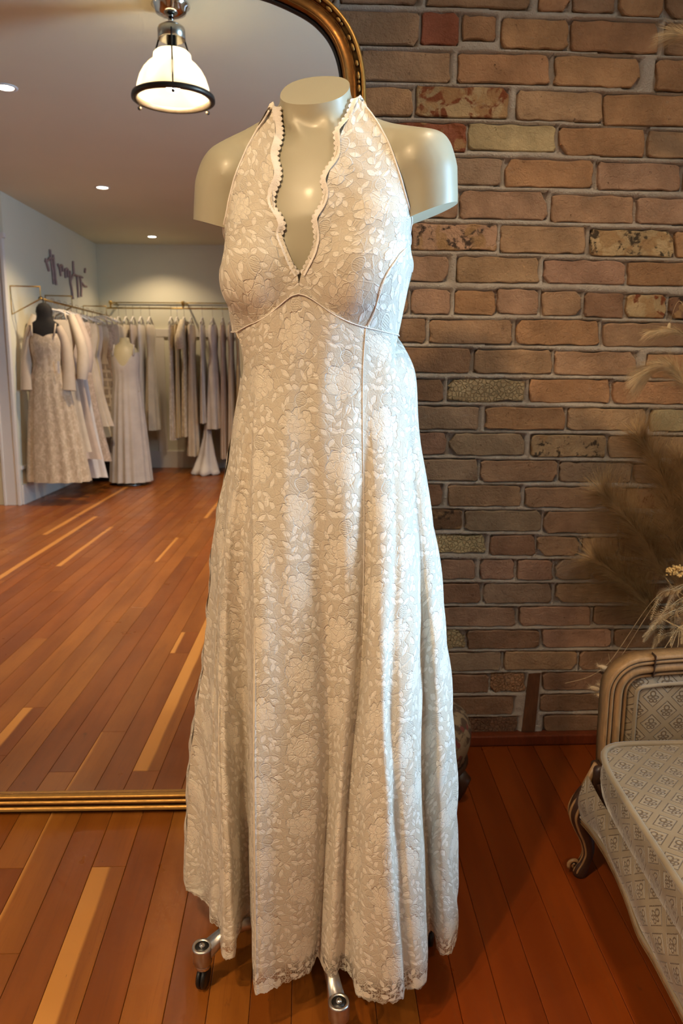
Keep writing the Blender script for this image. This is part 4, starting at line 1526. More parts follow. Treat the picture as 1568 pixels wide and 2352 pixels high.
c_mid = 13 * NCF
skuv = arc_uv(SK, c_mid)
vref = -skuv[:, c_mid, 1]
skuv[..., 1] = .6 * (vref[-1] - vref)[:, None] + .4 * (skuv[..., 1] - skuv[-1:, :, 1])
flip = True
skirt = grid_obj('skirt', SK, MT['lace'], gown, skuv)
ncut = int(NR * .945)
LN = SK[:ncut] - nrm[:ncut] * .0045
lin = grid_obj('skirt_lining', LN, MT['lining'], gown)

# ---- bodice cups and halter
LIN = [(689, 628), (668, 600), (655, 570), (648, 545), (655, 520), (648, 498), (632, 474), (634, 446), (644, 420), (647, 396), (640, 362), (648, 330), (653, 302), (650, 272), (648, 246)]
LOUT = [None, None, None, None, (523, 520), (526, 492), (528, 464), (532, 432), (539, 402), (551, 378), (563, 356), (577, 326), (594, 300), (618, 270), (638, 243)]
RIN = [(692, 628), (706, 602), (717, 580), (724, 550), (721, 522), (720, 500), (738, 470), (744, 446), (738, 418), (748, 392), (768, 362), (770, 330), (768, 304), (790, 268), (803, 230)]
ROUT = [None, None, None, None, (946, 520), (939, 496), (932, 470), (927, 440), (921, 412), (912, 384), (902, 352), (893, 318), (878, 290), (845, 250), (815, 216)]
NCOL = 34
_sp = sorted([polar(p) for p in np.concatenate([ctrl[0], back[0]])])
_st = [q[0] for q in _sp]; _sz = [q[1] for q in _sp]
def seam_z(th):
    th = (th + PI) % (2 * PI) - PI
    return float(np.interp(th, [_st[-1] - 2 * PI] + _st + [_st[0] + 2 * PI], [_sz[-1]] + _sz + [_sz[0]]))



def cup(side):
    inn, out = (LIN, LOUT) if side < 0 else (RIN, ROUT)
    inn = [(p[0] + side * (min(9, i * 2.5) - (2 if i == 0 else 0)), p[1]) for i, p in enumerate(inn)]
    rows = []
    back_th = math.radians(100) * side
    # below the point of the V: from the seam up to the V, all the way round to the side
    ax, ay = (688, 664)
    for t in (0.0, 0.35, 0.7):
        ix, iy = lerp(ax, inn[0][0], t), lerp(ay, inn[0][1], t)
        p0 = on_body(ix, iy, .008)
        th0, z0 = polar(p0)
        r_ = []
        for k in range(NCOL):
            s = k / (NCOL - 1)
            th = lerp(th0, back_th, s)
            zs = seam_z(th) - .001
            zt_ = np.interp(s, [0, .5, 1], [z0, 1.30, 1.318])
            z = zs if t == 0 else lerp(zs, max(zs, zt_), t * .9) if s > .12 else lerp(lerp(zs, z0, 1), lerp(zs, max(zs, zt_), t * .9), s / .12)
            r_.append(around(th, z, .0085))
        rows.append(r_)
    for i, (ip, op) in enumerate(zip(inn, out)):
        if op is None:
            p0 = on_body(*ip, .008); th0, z0 = polar(p0)
            zo = [1.325, 1.345, 1.362, 1.376][i]
            the = back_th * [.98, .94, .88, .82][i]
            r_ = [around(lerp(th0, the, k / (NCOL - 1)), lerp(z0, zo, smooth01(k / (NCOL - 1))), .008) for k in range(NCOL)]
        else:
            r_ = [on_body(lerp(ip[0], op[0], k / (NCOL - 1)), lerp(ip[1], op[1], k / (NCOL - 1)), .008) for k in range(NCOL)]
        rows.append(r_)
    G = np.array(rows)
    # smooth the outer rim, where the view grazes the form
    for _ in range(3):
        G[1:-1] = .5 * G[1:-1] + .25 * (G[:-2] + G[2:])
        G[:, 1:-1] = .6 * G[:, 1:-1] + .2 * (G[:, :-2] + G[:, 2:])
    # the halter goes round behind the neck
    ext = []
    for j, (th, z) in enumerate(((112, 1.552), (140, 1.560), (168, 1.562), (182, 1.562))):
        r_ = []
        for k in range(NCOL):
            s = k / (NCOL - 1)
            r_.append(around(math.radians(th + 4 * (s - .5)) * side, z + lerp(.010, -.026, s), .006 + .006 * math.sin(PI * s)))
        ext.append(r_)
    G = np.concatenate([G, np.array(ext)], 0)
    G = resample(G, 120, 60)
    G = relax(G, 5, .5)
    for i in range(2, G.shape[0]):
        for j in range(G.shape[1]):
            p, nn, _, _ = BODY.find_nearest(Vector(G[i, j]))
            d = Vector(G[i, j]) - p
            if d.dot(nn) < .0065: G[i, j] = np.array(p + nn * .0065)
    G = relax(G, 6, .5)
    for _ in range(16):
        G[1:-1, -3] = .5 * G[1:-1, -3] + .25 * (G[:-2, -3] + G[2:, -3])
        G[1:-1, -1] = .5 * G[1:-1, -1] + .25 * (G[:-2, -1] + G[2:, -1])
        G[1:-1, -2] = .5 * G[1:-1, -2] + .25 * (G[:-2, -2] + G[2:, -2])
    return G


cups = {}
for side, nm in ((-1, 'left_cup'), (1, 'right_cup')):
    G = cup(side)
    n = grid_normals(G)
    c = np.array([FX, FY, 1.33])
    if ((G[30, 20] - c) @ n[30, 20]) < 0: n = -n
    uv = arc_uv(G, 0)
    uv = np.stack([uv[..., 0] * side + .03, 3.0 + np.linspace(0, 1, 120)[:, None] * .42 + 0 * uv[..., 1]], -1)
    rzz = np.random.RandomState(9 + side)
    cr = np.sin(np.linspace(0, 1, 120)[:, None] * 60 + np.linspace(0, 1, 60)[None, :] * 14) * np.linspace(0, 1, 120)[:, None] ** 1.5 * .0011
    G = G + n * cr[..., None]
    cups[side] = (G, n)
    o = grid_obj('bodice_cup', G, MT['lace'], gown, uv)
    nr_ = 118
    grid_obj('cup_lining', (G - n * .0035)[:nr_, 5:], MT['lining'], gown)
# back of the bodice: a band that joins the two sides
bkr = []
for t in np.linspace(0, 1, 10):
    bkr.append([around(math.radians(a), lerp(seam_z(math.radians(a)) - .001, 1.325, t), .0078) for a in np.linspace(96, 264, 48)])
BKG = np.array(bkr)
grid_obj('back_band', BKG, MT['lace'], gown, arc_uv(BKG, 0))
grid_obj('back_lining', BKG + (np.array([FX, FY, 1.27]) - BKG) * .02, MT['lining'], gown)

# ---- scalloped lace trim along the neckline
for side in (-1, 1):
    inn = LIN if side < 0 else RIN
    m = 420
    E_ = spline(np.array(inn, float), m)
    Tn = np.gradient(E_, axis=0); Tn /= np.linalg.norm(Tn, axis=1)[:, None]
    Nn = np.stack([-Tn[:, 1], Tn[:, 0]], -1)
    if (Nn[m // 2, 0] * side) < 0: Nn = -Nn            # away from the opening
    s_ = np.concatenate([[0], np.cumsum(np.linalg.norm(np.diff(E_, axis=0), axis=1))])
    sc_ = 4.6 * np.abs(np.sin(s_ * PI / 12.0)) - 1.6
    T = np.zeros((m, 6, 3))
    for i in range(m):
        for j, o_ in enumerate((-sc_[i], 1.5, 4.0, 6.5, 9.0, 12.0)):
            T[i, j] = on_body(E_[i, 0] + Nn[i, 0] * o_, E_[i, 1] + Nn[i, 1] * o_, (.0040, .0050, .0062, .0078, .0092, .0094)[j])
    for _ in range(2):
        T[1:-1, 2:] = .5 * T[1:-1, 2:] + .25 * (T[:-2, 2:] + T[2:, 2:])
    grid_obj('scalloped_trim', T, MT['lace_trim'], gown)
    MB().tube([T[i, 0] for i in range(m)], .0007, 5).build('trim_cord', MT['lace_trim'], gown)

# ---- seams: raised welts
def welt(pts, r, name='seam'):
    MB().tube(spline(np.array(pts), 120), r, 6).build(name, MT['lace_trim'], gown)


for side in (-1, 1):
    G, n = cups[side]
    MB().tube(G[20:94, -1], .0014, 6).build('armhole_binding', MT['lace_trim'], gown)
    welt([p + q * .0012 for p, q in zip(G[0, ::4], n[0, ::4])], .0009, 'empire_seam')
jc = 20 * NCF
welt([SK[i, jc] + nrm[i, jc] * .0006 for i in range(0, 108, 4)], .0007, 'princess_seam')
G, n = cups[1]
def near_cup(x, y):
    q = on_body(x, y, .0085)
    d = np.linalg.norm(G - q, axis=2); i = np.unravel_index(np.argmin(d), d.shape)
    return G[i] + n[i] * .0012
welt([near_cup(*p) for p in ((838, 744), (852, 712), (868, 668), (884, 628), (900, 598), (918, 566), (934, 540), (944, 522))], .0008, 'side_seam')
# ------------------------------------------------------------------ the settee at the right
settee = thing('upholstered_settee', 'low champagne cut-velvet settee with carved walnut frame and cabriole legs', 'settee', (.95, .80, 0))
SX0, SX1 = 0.610, 1.26            # front edge, back
SYF, SYN = 1.490, 0.110           # far arm, near arm
YC = (SYF + SYN) / 2
ZT = 0.363                        # cushion top
CF, CN = 1.443, 2 * YC - 1.443    # far and near edge of the cushion


def outline(cx, cy, hx, hy, inset, m=128, p=11.0):
    out = []
    for k in range(m):
        t = 2 * PI * (k + .5) / m
        c, s = math.cos(t), math.sin(t)
        # even spacing along a rounded rectangle
        q = (abs(c) ** p + abs(s) ** p) ** (-1 / p)
        out.append((cx + (hx - inset) * c * q, cy + (hy - inset) * s * q))
    return out


def cushion(x0, x1, y0, y1, zb, zt, crown, parent):
    cx, cy, hx, hy = (x0 + x1) / 2, (y0 + y1) / 2, (x1 - x0) / 2, (y1 - y0) / 2
    rings = [[(x, y, z) for x, y in outline(cx, cy, hx, hy, ins)] for (ins, z) in ((.010, zb), (.001, zb + .012), (-.005, (zb + zt) / 2), (-.001, zt - .010), (.003, zt - .002))]
    side = MB().loft(rings, True, False)
    uvs = []
    for r_ in rings:
        s = 0
        for k, p in enumerate(r_):
            if k: s += math.dist(p, r_[k - 1])
            uvs.append((s, p[2]))
    add('cushion_boxing', side.v, side.f, MT['damask'], parent, True, uvs)
    m = 44
    T = np.zeros((m, m, 3))
    for i, v in enumerate(np.linspace(-1, 1, m)):
        for j, u in enumerate(np.linspace(-1, 1, m)):
            d = (1 - abs(u) ** 3.5) * (1 - abs(v) ** 3.5)
            k = (abs(u) ** 11 + abs(v) ** 11) ** (1 / 11) / max(abs(u), abs(v), 1e-6)
            T[i, j] = (cx + u * (hx - .002) / k, cy + v * (hy - .002) / k, zt - .003 + crown * d + .0008 * math.sin(9 * u + 4 * v))
    grid_obj('cushion_top', T, MT['damask'], parent, T[..., :2].copy())
    MB().tube([(x, y, zt - .002) for x, y in outline(cx, cy, hx, hy, -.002, 200)], .0066, 8, closed=True).build('cushion_piping', MT['damask'], parent)


cushion(SX0, SX1 - .10, CN, CF, ZT - .098, ZT, .016, settee)

AP = [(YC, .140), (.98, .145), (1.09, .147), (1.135, .140), (1.165, .147), (1.20, .164), (1.26, .176), (1.32, .179), (1.38, .172), (1.43, .160), (1.47, .15)]
def apron_z(y):
    y = YC + abs(y - YC)
    return float(np.interp(y, [p[0] for p in AP], [p[1] for p in AP]))
ysamp = np.linspace(CF + .012, CN - .012, 150)
az = np.array([apron_z(y) for y in ysamp])
for _ in range(4): az[1:-1] = (az[:-2] + 2 * az[1:-1] + az[2:]) / 4
G = []
for y, za in zip(ysamp, az):
    row = []
    for k, z in enumerate(np.linspace(ZT - .084, za + .014, 9)):
        s = k / 8
        row.append((SX0 + .004 - .014 * math.sin(PI * s) + .002 * math.sin(y * 31 + s * 4), y, z))
    G.append(row)
G = np.array(G).transpose(1, 0, 2)
grid_obj('front_rail_cover', G, MT['damask'], settee, arc_uv(G, 0))
rail = []
for y, za in zip(ysamp, az):
    rail.append([(SX0 + .010, y, za + .017), (SX0 + .000, y, za + .016), (SX0 - .003, y, za + .0115), (SX0 + .003, y, za + .009), (SX0 - .002, y, za + .005), (SX0 + .002, y, za), (SX0 + .018, y, za - .001), (SX0 + .022, y, za + .012)])
MB().loft(rail).build('front_rail', MT['carved'], settee)
MB().tube([(SX0 + .0005, y, za + .0195) for y, za in zip(ysamp, az)], .0036, 8).build('welt_cord', MT['damask'], settee)
for y in (CF + .035, CN - .035):
    MB().box(SX0 + .03, SX1, y - .016, y + .016, .175, ZT - .080, .004).build('side_rail', MT['carved'], settee, False)
MB().box(SX1 - .04, SX1, CN - .03, CF + .03, .175, ZT - .080, .004).build('back_rail', MT['carved'], settee, False)
MB().box(SX0 + .022, SX1 - .02, CN, CF, .19, ZT - .097, .004).build('seat_deck', MT['darkwood'], settee, False)


def leg(cx, cy, dx, dy):
    """dx, dy: direction in which the knee swells"""
    st = [(.250, -.016, .024), (.222, -.004, .029), (.195, .011, .031), (.165, .019, .029), (.132, .013, .0225), (.098, .001, .0165), (.065, -.005, .0130), (.040, .000, .0135), (.020, .008, .0165), (.008, .010, .0165), (.000, .008, .014)]
    path = spline(np.array([(cx + dx * o, cy + dy * o, z, r) for (z, o, r) in st]), 44)
    lg = MB().tube(path[:, :3], list(path[:, 3]), 16).build('leg', MT['darkwood'], settee)
    n = (dx / math.hypot(dx, dy), dy / math.hypot(dx, dy))
    for q in (-.95, -.35, .30, .95):
        ca, sa = math.cos(q), math.sin(q)
        nx_, ny_ = n[0] * ca - n[1] * sa, n[0] * sa + n[1] * ca
        MB().tube([(p[0] + nx_ * p[3] * .96, p[1] + ny_ * p[3] * .96, p[2]) for p in path[1:38]], [.0046 - .0026 * i / 36 for i in range(37)], 7).build('carved_rib', MT['carved'], lg)
    sc = []
    for k in range(26):
        a = k / 25 * 2.7 * PI - .6
        r = .015 * (1 - k / 30)
        sc.append((cx + n[0] * (.022 + r * math.cos(a)), cy + n[1] * (.022 + r * math.cos(a)), .026 + r * math.sin(a)))
    MB().tube(sc, [.0048 - .0018 * k / 25 for k in range(26)], 8).build('toe_scroll', MT['carved'], lg)
    return lg


leg(SX0 + .030, CF + .034, -.97, .15)
leg(SX0 + .030, CN - .034, -.97, -.15)
for y0_, y1_ in ((CF + .004, CF + .046), (CN - .046, CN - .004)):
    MB().box(SX0 + .020, SX0 + .075, y0_, y1_, .19, .30, .010).build('corner_block', MT['darkwood'], settee)
    MB().tube([(SX0 + .016, (y0_ + y1_) / 2, .20), (SX0 + .010, (y0_ + y1_) / 2, .245), (SX0 + .028, (y0_ + y1_) / 2, .30)], [.008, .010, .006], 10).build('carved_rib', MT['carved'], settee)
leg(SX1 - .04, CF + .03, .5, .5)
leg(SX1 - .04, CN - .03, .5, -.5)


def arm(y, sgn):
    x0, x1, zt, zb = .640, SX1, .556, .215
    r = .080
    out = [(x0 + .014, zb), (x0 + .005, .34), (x0, zt - r)]
    for k in range(1, 9):
        a = k / 9 * PI / 2
        out.append((x0 + r - r * math.cos(a), zt - r + r * math.sin(a)))
    out += [(x0 + r + .01, zt + .0005), (.755, zt + .004), (.93, zt + .012), (1.08, zt + .030), (x1 + .02, zt + .06)]
    P = polyres(out, 110)
    T = np.gradient(P, axis=0); T /= np.linalg.norm(T, axis=1)[:, None]
    N = np.stack([T[:, 1], -T[:, 0]], -1)
    prof = [(0, -.020), (0, .014), (.004, .018), (.0075, .0175), (.009, .012), (.0105, .0175), (.0145, .018), (.0175, .016), (.0195, .010), (.0235, .0165), (.030, .0195), (.036, .0165), (.0395, .008), (.0425, .014), (.047, .0125), (.050, .008), (.052, -.020)]
    rings = [[(p[0] + n[0] * o, y - sgn * w, p[1] + n[1] * o) for (o, w) in prof] for p, n in zip(P, N)]
    fr = MB().loft(rings, True, True).build('arm_frame', MT['carved'], settee)
    for o_, rr, dp in ((.009, .0016, .0125), (.0195, .0022, .0105), (.0395, .0022, .0085)):
        MB().tube([(p[0] + n[0] * o_, y - sgn * dp, p[1] + n[1] * o_) for p, n in zip(P[2:72], N[2:72])], rr, 6).build('dark_groove', MT['darkwood'], fr)
    ya, yb = (y - .0205, y) if sgn > 0 else (y, y + .0205)
    MB().box(.737, .7395, ya, yb, zt - .046, zt + .006, .001).build('rail_joint', MT['darkwood'], fr, False)
    inner = np.array([(p[0] + n[0] * .050, p[1] + n[1] * .050) for p, n in zip(P, N)])
    # padded inside panel: radial rows from the frame towards the middle of the panel
    mid = np.array([(lerp(x0 + .12, x1 - .05, i / (len(inner) - 1)), .24) for i in range(len(inner))])
    rows = []
    for k in range(16):
        s = k / 15
        q = inner * (1 - s) + mid * s
        bulge_ = .004 + .018 * math.sqrt(min(1, s * 4.0)) if s > 0 else .0
        rows.append([(a[0], y - sgn * bulge_, a[1]) for a in q])
    G = np.array(rows)
    uv = np.stack([G[..., 0], G[..., 2]], -1)
    grid_obj('arm_panel', G, MT['damask'], settee, uv)
    MB().tube([(p[0] + n[0] * .066, y - sgn * .0185, p[1] + n[1] * .066) for p, n in zip(P, N)], .0042, 8).build('arm_piping', MT['damask'], settee)
    Gb = G.copy(); Gb[..., 1] = y + sgn * .018
    grid_obj('arm_outside', Gb, MT['damask'], settee, uv)


arm(SYF - .012, 1)
arm(SYN + .012, -1)
G = np.zeros((20, 60, 3))
for i in range(20):
    for j in range(60):
        v, u = i / 19, j / 59
        G[i, j] = (SX1 - .05 + .05 * v - .03 * math.sin(PI * v), lerp(SYF - .02, SYN + .02, u), lerp(.26, .60 + .06 * math.sin(PI * u), v))
grid_obj('backrest', G, MT['damask'], settee, np.stack([G[..., 1], G[..., 2]], -1))
Gb = G.copy(); Gb[..., 0] += .05
grid_obj('backrest_outside', Gb, MT['damask'], settee, np.stack([G[..., 1], G[..., 2]], -1))
MB().tube([(G[-1, j, 0] + .012, G[-1, j, 1], G[-1, j, 2]) for j in range(60)], .026, 12).build('back_crest', MT['carved'], settee)

# ------------------------------------------------------------------ footstool half hidden behind the gown
stool = thing('footstool', 'small round tapestry footstool with dark wooden feet behind the gown', 'footstool', (.300, 1.840, 0))
c = (.300, 1.840, 0)
MB().lathe([(.001, .238), (.060, .237), (.105, .230), (.130, .212), (.142, .180), (.141, .150), (.134, .118), (.128, .098), (.001, .098)], c, 40, cap=False).build('cushion', MT['floral'], stool)
MB().lathe([(.001, .100), (.130, .100), (.138, .090), (.132, .078), (.001, .076)], c, 40, cap=False).build('base_ring', MT['darkwood'], stool)
for a in (-35, 55, 145, 235):
    a = math.radians(a)
    ca, sa = math.cos(a), math.sin(a)
    MB().tube([(c[0] + .110 * ca, c[1] + .110 * sa, .085), (c[0] + .134 * ca, c[1] + .134 * sa, .062), (c[0] + .128 * ca, c[1] + .128 * sa, .030), (c[0] + .116 * ca, c[1] + .116 * sa, 0)], [.022, .024, .016, .013], 14).build('foot', MT['darkwood'], stool)
# ------------------------------------------------------------------ dried grasses behind the settee
VX, VY = 1.06, 1.80
vase = thing('floor_vase', 'dark stoneware floor vase behind the settee holding dried grasses', 'vase', (VX, VY, 0))
MB().lathe([(.001, 0), (.075, 0), (.088, .02), (.105, .12), (.108, .22), (.095, .33), (.062, .41), (.050, .45), (.058, .48), (.054, .485), (.044, .45), (.044, .40), (.001, .38)], (VX, VY, 0), 36, cap=False).build('vessel', MT['vase'], vase)


def hairs(mb_, base, dirv, n, spread, length, rad, rng, droop=0.0, seg=4):
    """fine bent strands leaving a stem"""
    for _ in range(n):
        t = rng.random()
        p = base(t)
        d = np.array(dirv(t)); d /= np.linalg.norm(d)
        a = np.array([rng.gauss(0, 1) for _ in range(3)]); a -= d * (a @ d); a /= np.linalg.norm(a) + 1e-9
        L = length(t) * (0.6 + rng.random() * .7)
        sp = spread * (0.5 + rng.random())
        pts = []
        for k in range(seg + 1):
            s = k / seg
            q = p + d * (L * s) + a * (L * sp * s * (0.55 + .45 * s)) + np.array([0, 0, -droop * L * s * s])
            q[1] = min(q[1], WALL_Y - .012)
            pts.append(q)
        side = np.cross(d, a) * rad
        base_i = len(mb_.v)
        vs = []
        for k, q in enumerate(pts[:-1]):
            w = 1 - .75 * k / seg
            vs += [q + side * w, q - side * w * .5 + a * rad * w * .8]
        vs.append(pts[-1])
        fs = []
        for k in range(seg - 1):
            fs.append((2 * k, 2 * k + 1, 2 * k + 3, 2 * k + 2))
        fs.append((2 * seg - 2, 2 * seg - 1, 2 * seg))
        mb_.put(vs, fs)


def plume(label, pts, n, length, spread, mat, seed, rad=.00042, start=.35, droop=.15, group='pampas plumes in the floor vase'):
    rng = random.Random(seed)
    P = spline(np.array([(VX, VY, .43)] + pts), 60)
    t = thing('pampas_plume', label, 'dried grass', tuple(P[0]), group)
    MB().tube(P, [.0028 - .0018 * i / 59 for i in range(60)], 6).build('stem', MT['pampas'], t)
    base = lambda s: P[int(lerp(start, 1, s) * 59)]
    def dv(s):
        i = min(58, int(lerp(start, 1, s) * 59)); return P[i + 1] - P[i] + 1e-9
    mb_ = MB()
    hairs(mb_, base, dv, n, spread, lambda s: length * (1.1 - .55 * s), rad, rng, droop, 5)
    mb_.build('feathery_head', MT[mat], t, False)


def w(x, y, Y): return tuple(at_y(x, y, Y))


plume('thick brown pampas plume spreading left above the settee arm', [w(1530, 1330, 1.86), w(1470, 1230, 1.88), w(1385, 1135, 1.90)], 3600, .120, 1.0, 'pampas_dark', 1, .00055)
plume('dark pampas plume rising in an arc at the right picture edge', [w(1560, 1300, 1.86), w(1530, 1120, 1.88), w(1470, 1010, 1.90)], 3600, .120, 1.0, 'pampas_dark', 2, .00055)
plume('low brown pampas plume leaning left just above the fern', [w(1520, 1420, 1.88), w(1450, 1350, 1.90), w(1370, 1290, 1.92)], 3600, .120, 1.0, 'pampas_dark', 3, .00055)
plume('pale straw plume with drooping tips at the right edge above the brown plumes', [w(1600, 1200, 1.80), w(1600, 960, 1.80), w(1545, 850, 1.82), w(1490, 850, 1.84)], 2600, .085, .55, 'pampas', 4, .00042, .60, .55)
plume('short pale plume tip below the topmost one', [w(1620, 1100, 1.82), w(1620, 860, 1.82), w(1570, 770, 1.83), w(1500, 760, 1.84)], 500, .06, .4, 'pampas', 5, .00045, .72, .4)
plume('tall pale plume whose tip shows in the top right corner', [w(1650, 900, 1.82), w(1680, 400, 1.82), w(1620, 130, 1.84), w(1560, 80, 1.86)], 900, .10, .45, 'pampas', 6, .00045, .66, .35)
plume('wide brown plume filling the right edge behind the fern', [w(1570, 1380, 1.84), w(1580, 1240, 1.86), w(1560, 1060, 1.88)], 3600, .120, 1.0, 'pampas_dark', 8, .00055)


def frond(label, pts, width, seed):
    rng = random.Random(seed)
    P = spline(np.array(pts), 70)
    t = thing('fern_frond', label, 'dried fern', tuple(P[0]), 'bleached fern fronds above the settee')
    MB().tube(P, [.0013 - .0009 * i / 69 for i in range(70)], 5).build('rachis', MT['fern'], t)
    mb_ = MB()
    for i in range(16, 69):
        d = P[min(69, i + 1)] - P[i - 1]; d /= np.linalg.norm(d)
        s = i / 69
        L = width * math.sin(PI * min(1, (s * .92 + .06))) ** .8
        perp = np.cross(d, [0, 1, 0]); perp /= np.linalg.norm(perp) + 1e-9
        for sg in (-1, 1):
            dirn = perp * sg + d * .55 + np.array([0, rng.gauss(-.1, .08), 0])
            dirn /= np.linalg.norm(dirn)
            wd = .00055
            p = P[i]
            q1, q2 = p + dirn * L * .5 + d * L * .05, p + dirn * L + d * L * .18
            mb_.put([p - d * wd, p + d * wd, q1 + d * wd * 1.3, q1 - d * wd * 1.3, q2, p + np.array([0, -.0006, 0]), q1 + np.array([0, -.0008, 0])],
                    [(0, 5, 6, 3), (5, 1, 2, 6), (3, 6, 4), (6, 2, 4)])
    mb_.build('leaflets', MT['fern'], t, False)


FYY = 1.58
root = (VX, VY, .46)
for lb, pts, wd, sd in (
    ('bleached fern frond hanging lowest left over the settee arm', [w(1585, 1375, 1.66), w(1530, 1400, FYY), (at_y(1500, 1440, FYY - .01)), w(1476, 1475, FYY - .02)], .020, 1),
    ('bleached fern frond arching left above the lowest one', [w(1590, 1340, 1.66), w(1545, 1352, FYY), w(1516, 1370, FYY), w(1494, 1425, FYY - .01)], .018, 2),
    ('bleached fern frond hanging straight down beside the settee top rail', [w(1590, 1385, 1.66), w(1555, 1400, FYY), w(1548, 1440, FYY), w(1540, 1485, FYY - .01)], .020, 3),
    ('bleached fern frond at the right picture edge', [w(1610, 1370, 1.66), w(1575, 1390, FYY), w(1570, 1440, FYY), w(1565, 1480, FYY - .01)], .020, 4),
    ('short curled fern frond touching the settee top rail', [w(1580, 1440, 1.66), w(1530, 1455, FYY + .01), w(1508, 1470, FYY + .01), w(1496, 1502, FYY)], .016, 5),
    ('bleached fern frond between the lowest and the straight hanging one', [w(1590, 1365, 1.66), w(1548, 1385, FYY), w(1524, 1420, FYY), w(1512, 1478, FYY - .01)], .019, 7),
    ('small bleached fern frond under the yarrow head', [w(1595, 1335, 1.66), w(1562, 1350, FYY), w(1545, 1368, FYY), w(1528, 1400, FYY - .01)], .016, 8),
    ('fern frond with the longest pointed tip at the left', [w(1590, 1390, 1.66), w(1540, 1405, FYY - .02), w(1505, 1435, FYY - .02), w(1474, 1464, FYY - .03)], .014, 6)):
    frond(lb, [root] + [(1.0, 1.72, .62)] + pts if False else [(VX - .02, VY - .02, .47), (VX - .03, VY - .08, .60)] + pts, wd, sd)

# yarrow head
yp = w(1556, 1316, 1.66)
ya = thing('yarrow_stem', 'clustered pale yellow yarrow head at the right picture edge', 'dried flower', (VX, VY, .46))
MB().tube(spline(np.array([(VX, VY, .46), (VX - .02, VY - .06, .62), yp]), 30), .0016, 6).build('stem', MT['pampas'], ya)
mb_ = MB(); rng = random.Random(3)
for k in range(150):
    a, r = rng.random() * 2 * PI, math.sqrt(rng.random()) * .026
    mb_.bm(ico((yp[0] + r * math.cos(a), yp[1] + r * math.sin(a) * .8, yp[2] + .012 - r * r * 16 + rng.gauss(0, .003)), (.0028, .0028, .0026), 1))
mb_.build('flower_cluster', MT['yarrow'], ya, True)

# bunny tails beside the arm of the settee
BT = [((1386, 1534), 1.62, 'topmost bunny tail grass peeking out beside the settee arm'), ((1366, 1582), 1.60, 'leftmost bunny tail grass beside the settee arm'),
      ((1386, 1575), 1.62, 'bunny tail grass half hidden by the settee arm'), ((1378, 1598), 1.60, 'lowest bunny tail grass beside the settee arm')]
for i, ((x, y), Y, lb) in enumerate(BT):
    p = np.array(w(x, y, Y))
    t = thing('bunny_tail', lb, 'dried grass', (VX, VY, .46), 'bunny tail grasses beside the settee arm')
    q = np.array([.86 + .02 * i, 1.70, .44])
    MB().tube(spline(np.array([(VX, VY, .46), (.95, 1.76, .50), q, p + [.02, .0, -.006]]), 30), .0009, 5).build('stem', MT['pampas'], t)
    ax = p - (p + np.array([.02, .0, -.006])); ax /= np.linalg.norm(ax)
    mb_ = MB()
    b0 = p - ax * .014
    hairs(mb_, lambda s: b0 + ax * .024 * s, lambda s: ax, 420, 1.1, lambda s: .009, .00035, random.Random(40 + i), 0, 2)
    hd = ico((0, 0, 0), (.0135, .0062, .0062), 2)
    rot = Vector((1, 0, 0)).rotation_difference(Vector(ax)).to_matrix().to_4x4()
    hb = MB().bm(hd).xf(Matrix.Translation(Vector(p)) @ rot)
    mb_.put(hb.v, hb.f)
    mb_.build('seed_head', MT['bunny'], t, False)
# a few stray stems across the bricks
for lb, a, b_ in (('thin bare stem tip above the settee corner', (1420, 1514), (1396, 1502)), ('thin dry stem crossing the bricks above the bunny tails', (1390, 1530), (1297, 1570)),
                  ('single oat spikelet against the bricks at the right edge', (1568, 700), (1537, 742))):
    p, q = np.array(w(*a, 1.90)), np.array(w(*b_, 1.95))
    t = thing('dry_stem', lb, 'dried grass', (VX, VY, .46))
    mb_ = MB().tube(spline(np.array([(VX, VY, .46), (p + (VX, VY, .8)) / 2, p, q]), 40), [.0012 - .0007 * i / 39 for i in range(40)], 5)
    if 'oat' in lb:
        mb_.bm(ico(tuple(q + [0, 0, -.010]), (.005, .004, .011), 2))
    mb_.build('stem', MT['pampas'], t)
# ------------------------------------------------------------------ what the mirror shows: rails full of gowns
IV, BL, CH, WH, PK, CR = (.70, .60, .47), (.62, .50, .41), (.68, .55, .33), (.76, .71, .66), (.62, .53, .48), (.74, .65, .49)


def rail_left():
    t = thing('wall_rail', 'brass clothes rail on triangular brackets along the left wall', 'clothes rail', (LEFT_X, -3.9, 1.7))
    xr, zr = -2.275, 1.70
    MB().tube([(xr, -2.94, zr), (xr, -4.98, zr)], .009, 10).build('rail', MT['brass'], t)
    for y in (-2.953, -3.75, -4.88):
        fr = [(LEFT_X + .004, y, 1.80), (xr, y, 1.795), (xr, y, zr), (LEFT_X + .004, y, 1.575)]
        MB().tube(fr, .0065, 8, closed=True).build('bracket', MT['brass'], t)
    return t


def rail_back():
    t = thing('wall_rail', 'brass clothes rail along the far wall', 'clothes rail', (-1.5, BACK_Y, 1.8))
    MB().tube([(-2.34, -5.15, 1.80), (-0.62, -5.15, 1.80)], .009, 10).build('rail', MT['brass'], t)
    for x in (-2.30, -1.51, -0.70):
        MB().tube([(x, BACK_Y + .004, 1.86), (x, -5.30, 1.872), (x, -5.15, 1.84), (x, -5.15, 1.80)], .010, 10).build('bracket', MT['brass'], t)
        MB().lathe([(.001, -.02), (.018, -.016), (.020, 0), (.018, .016), (.001, .02)], (x, -5.15, 1.86), 14, cap=False).build('knob', MT['brass'], t)
    MB().tube([(-2.34, BACK_Y + .02, 1.885), (-0.62, BACK_Y + .02, 1.885)], .006, 8).build('wall_bar', MT['brass'], t)
    return t


rail_left(); rail_back()


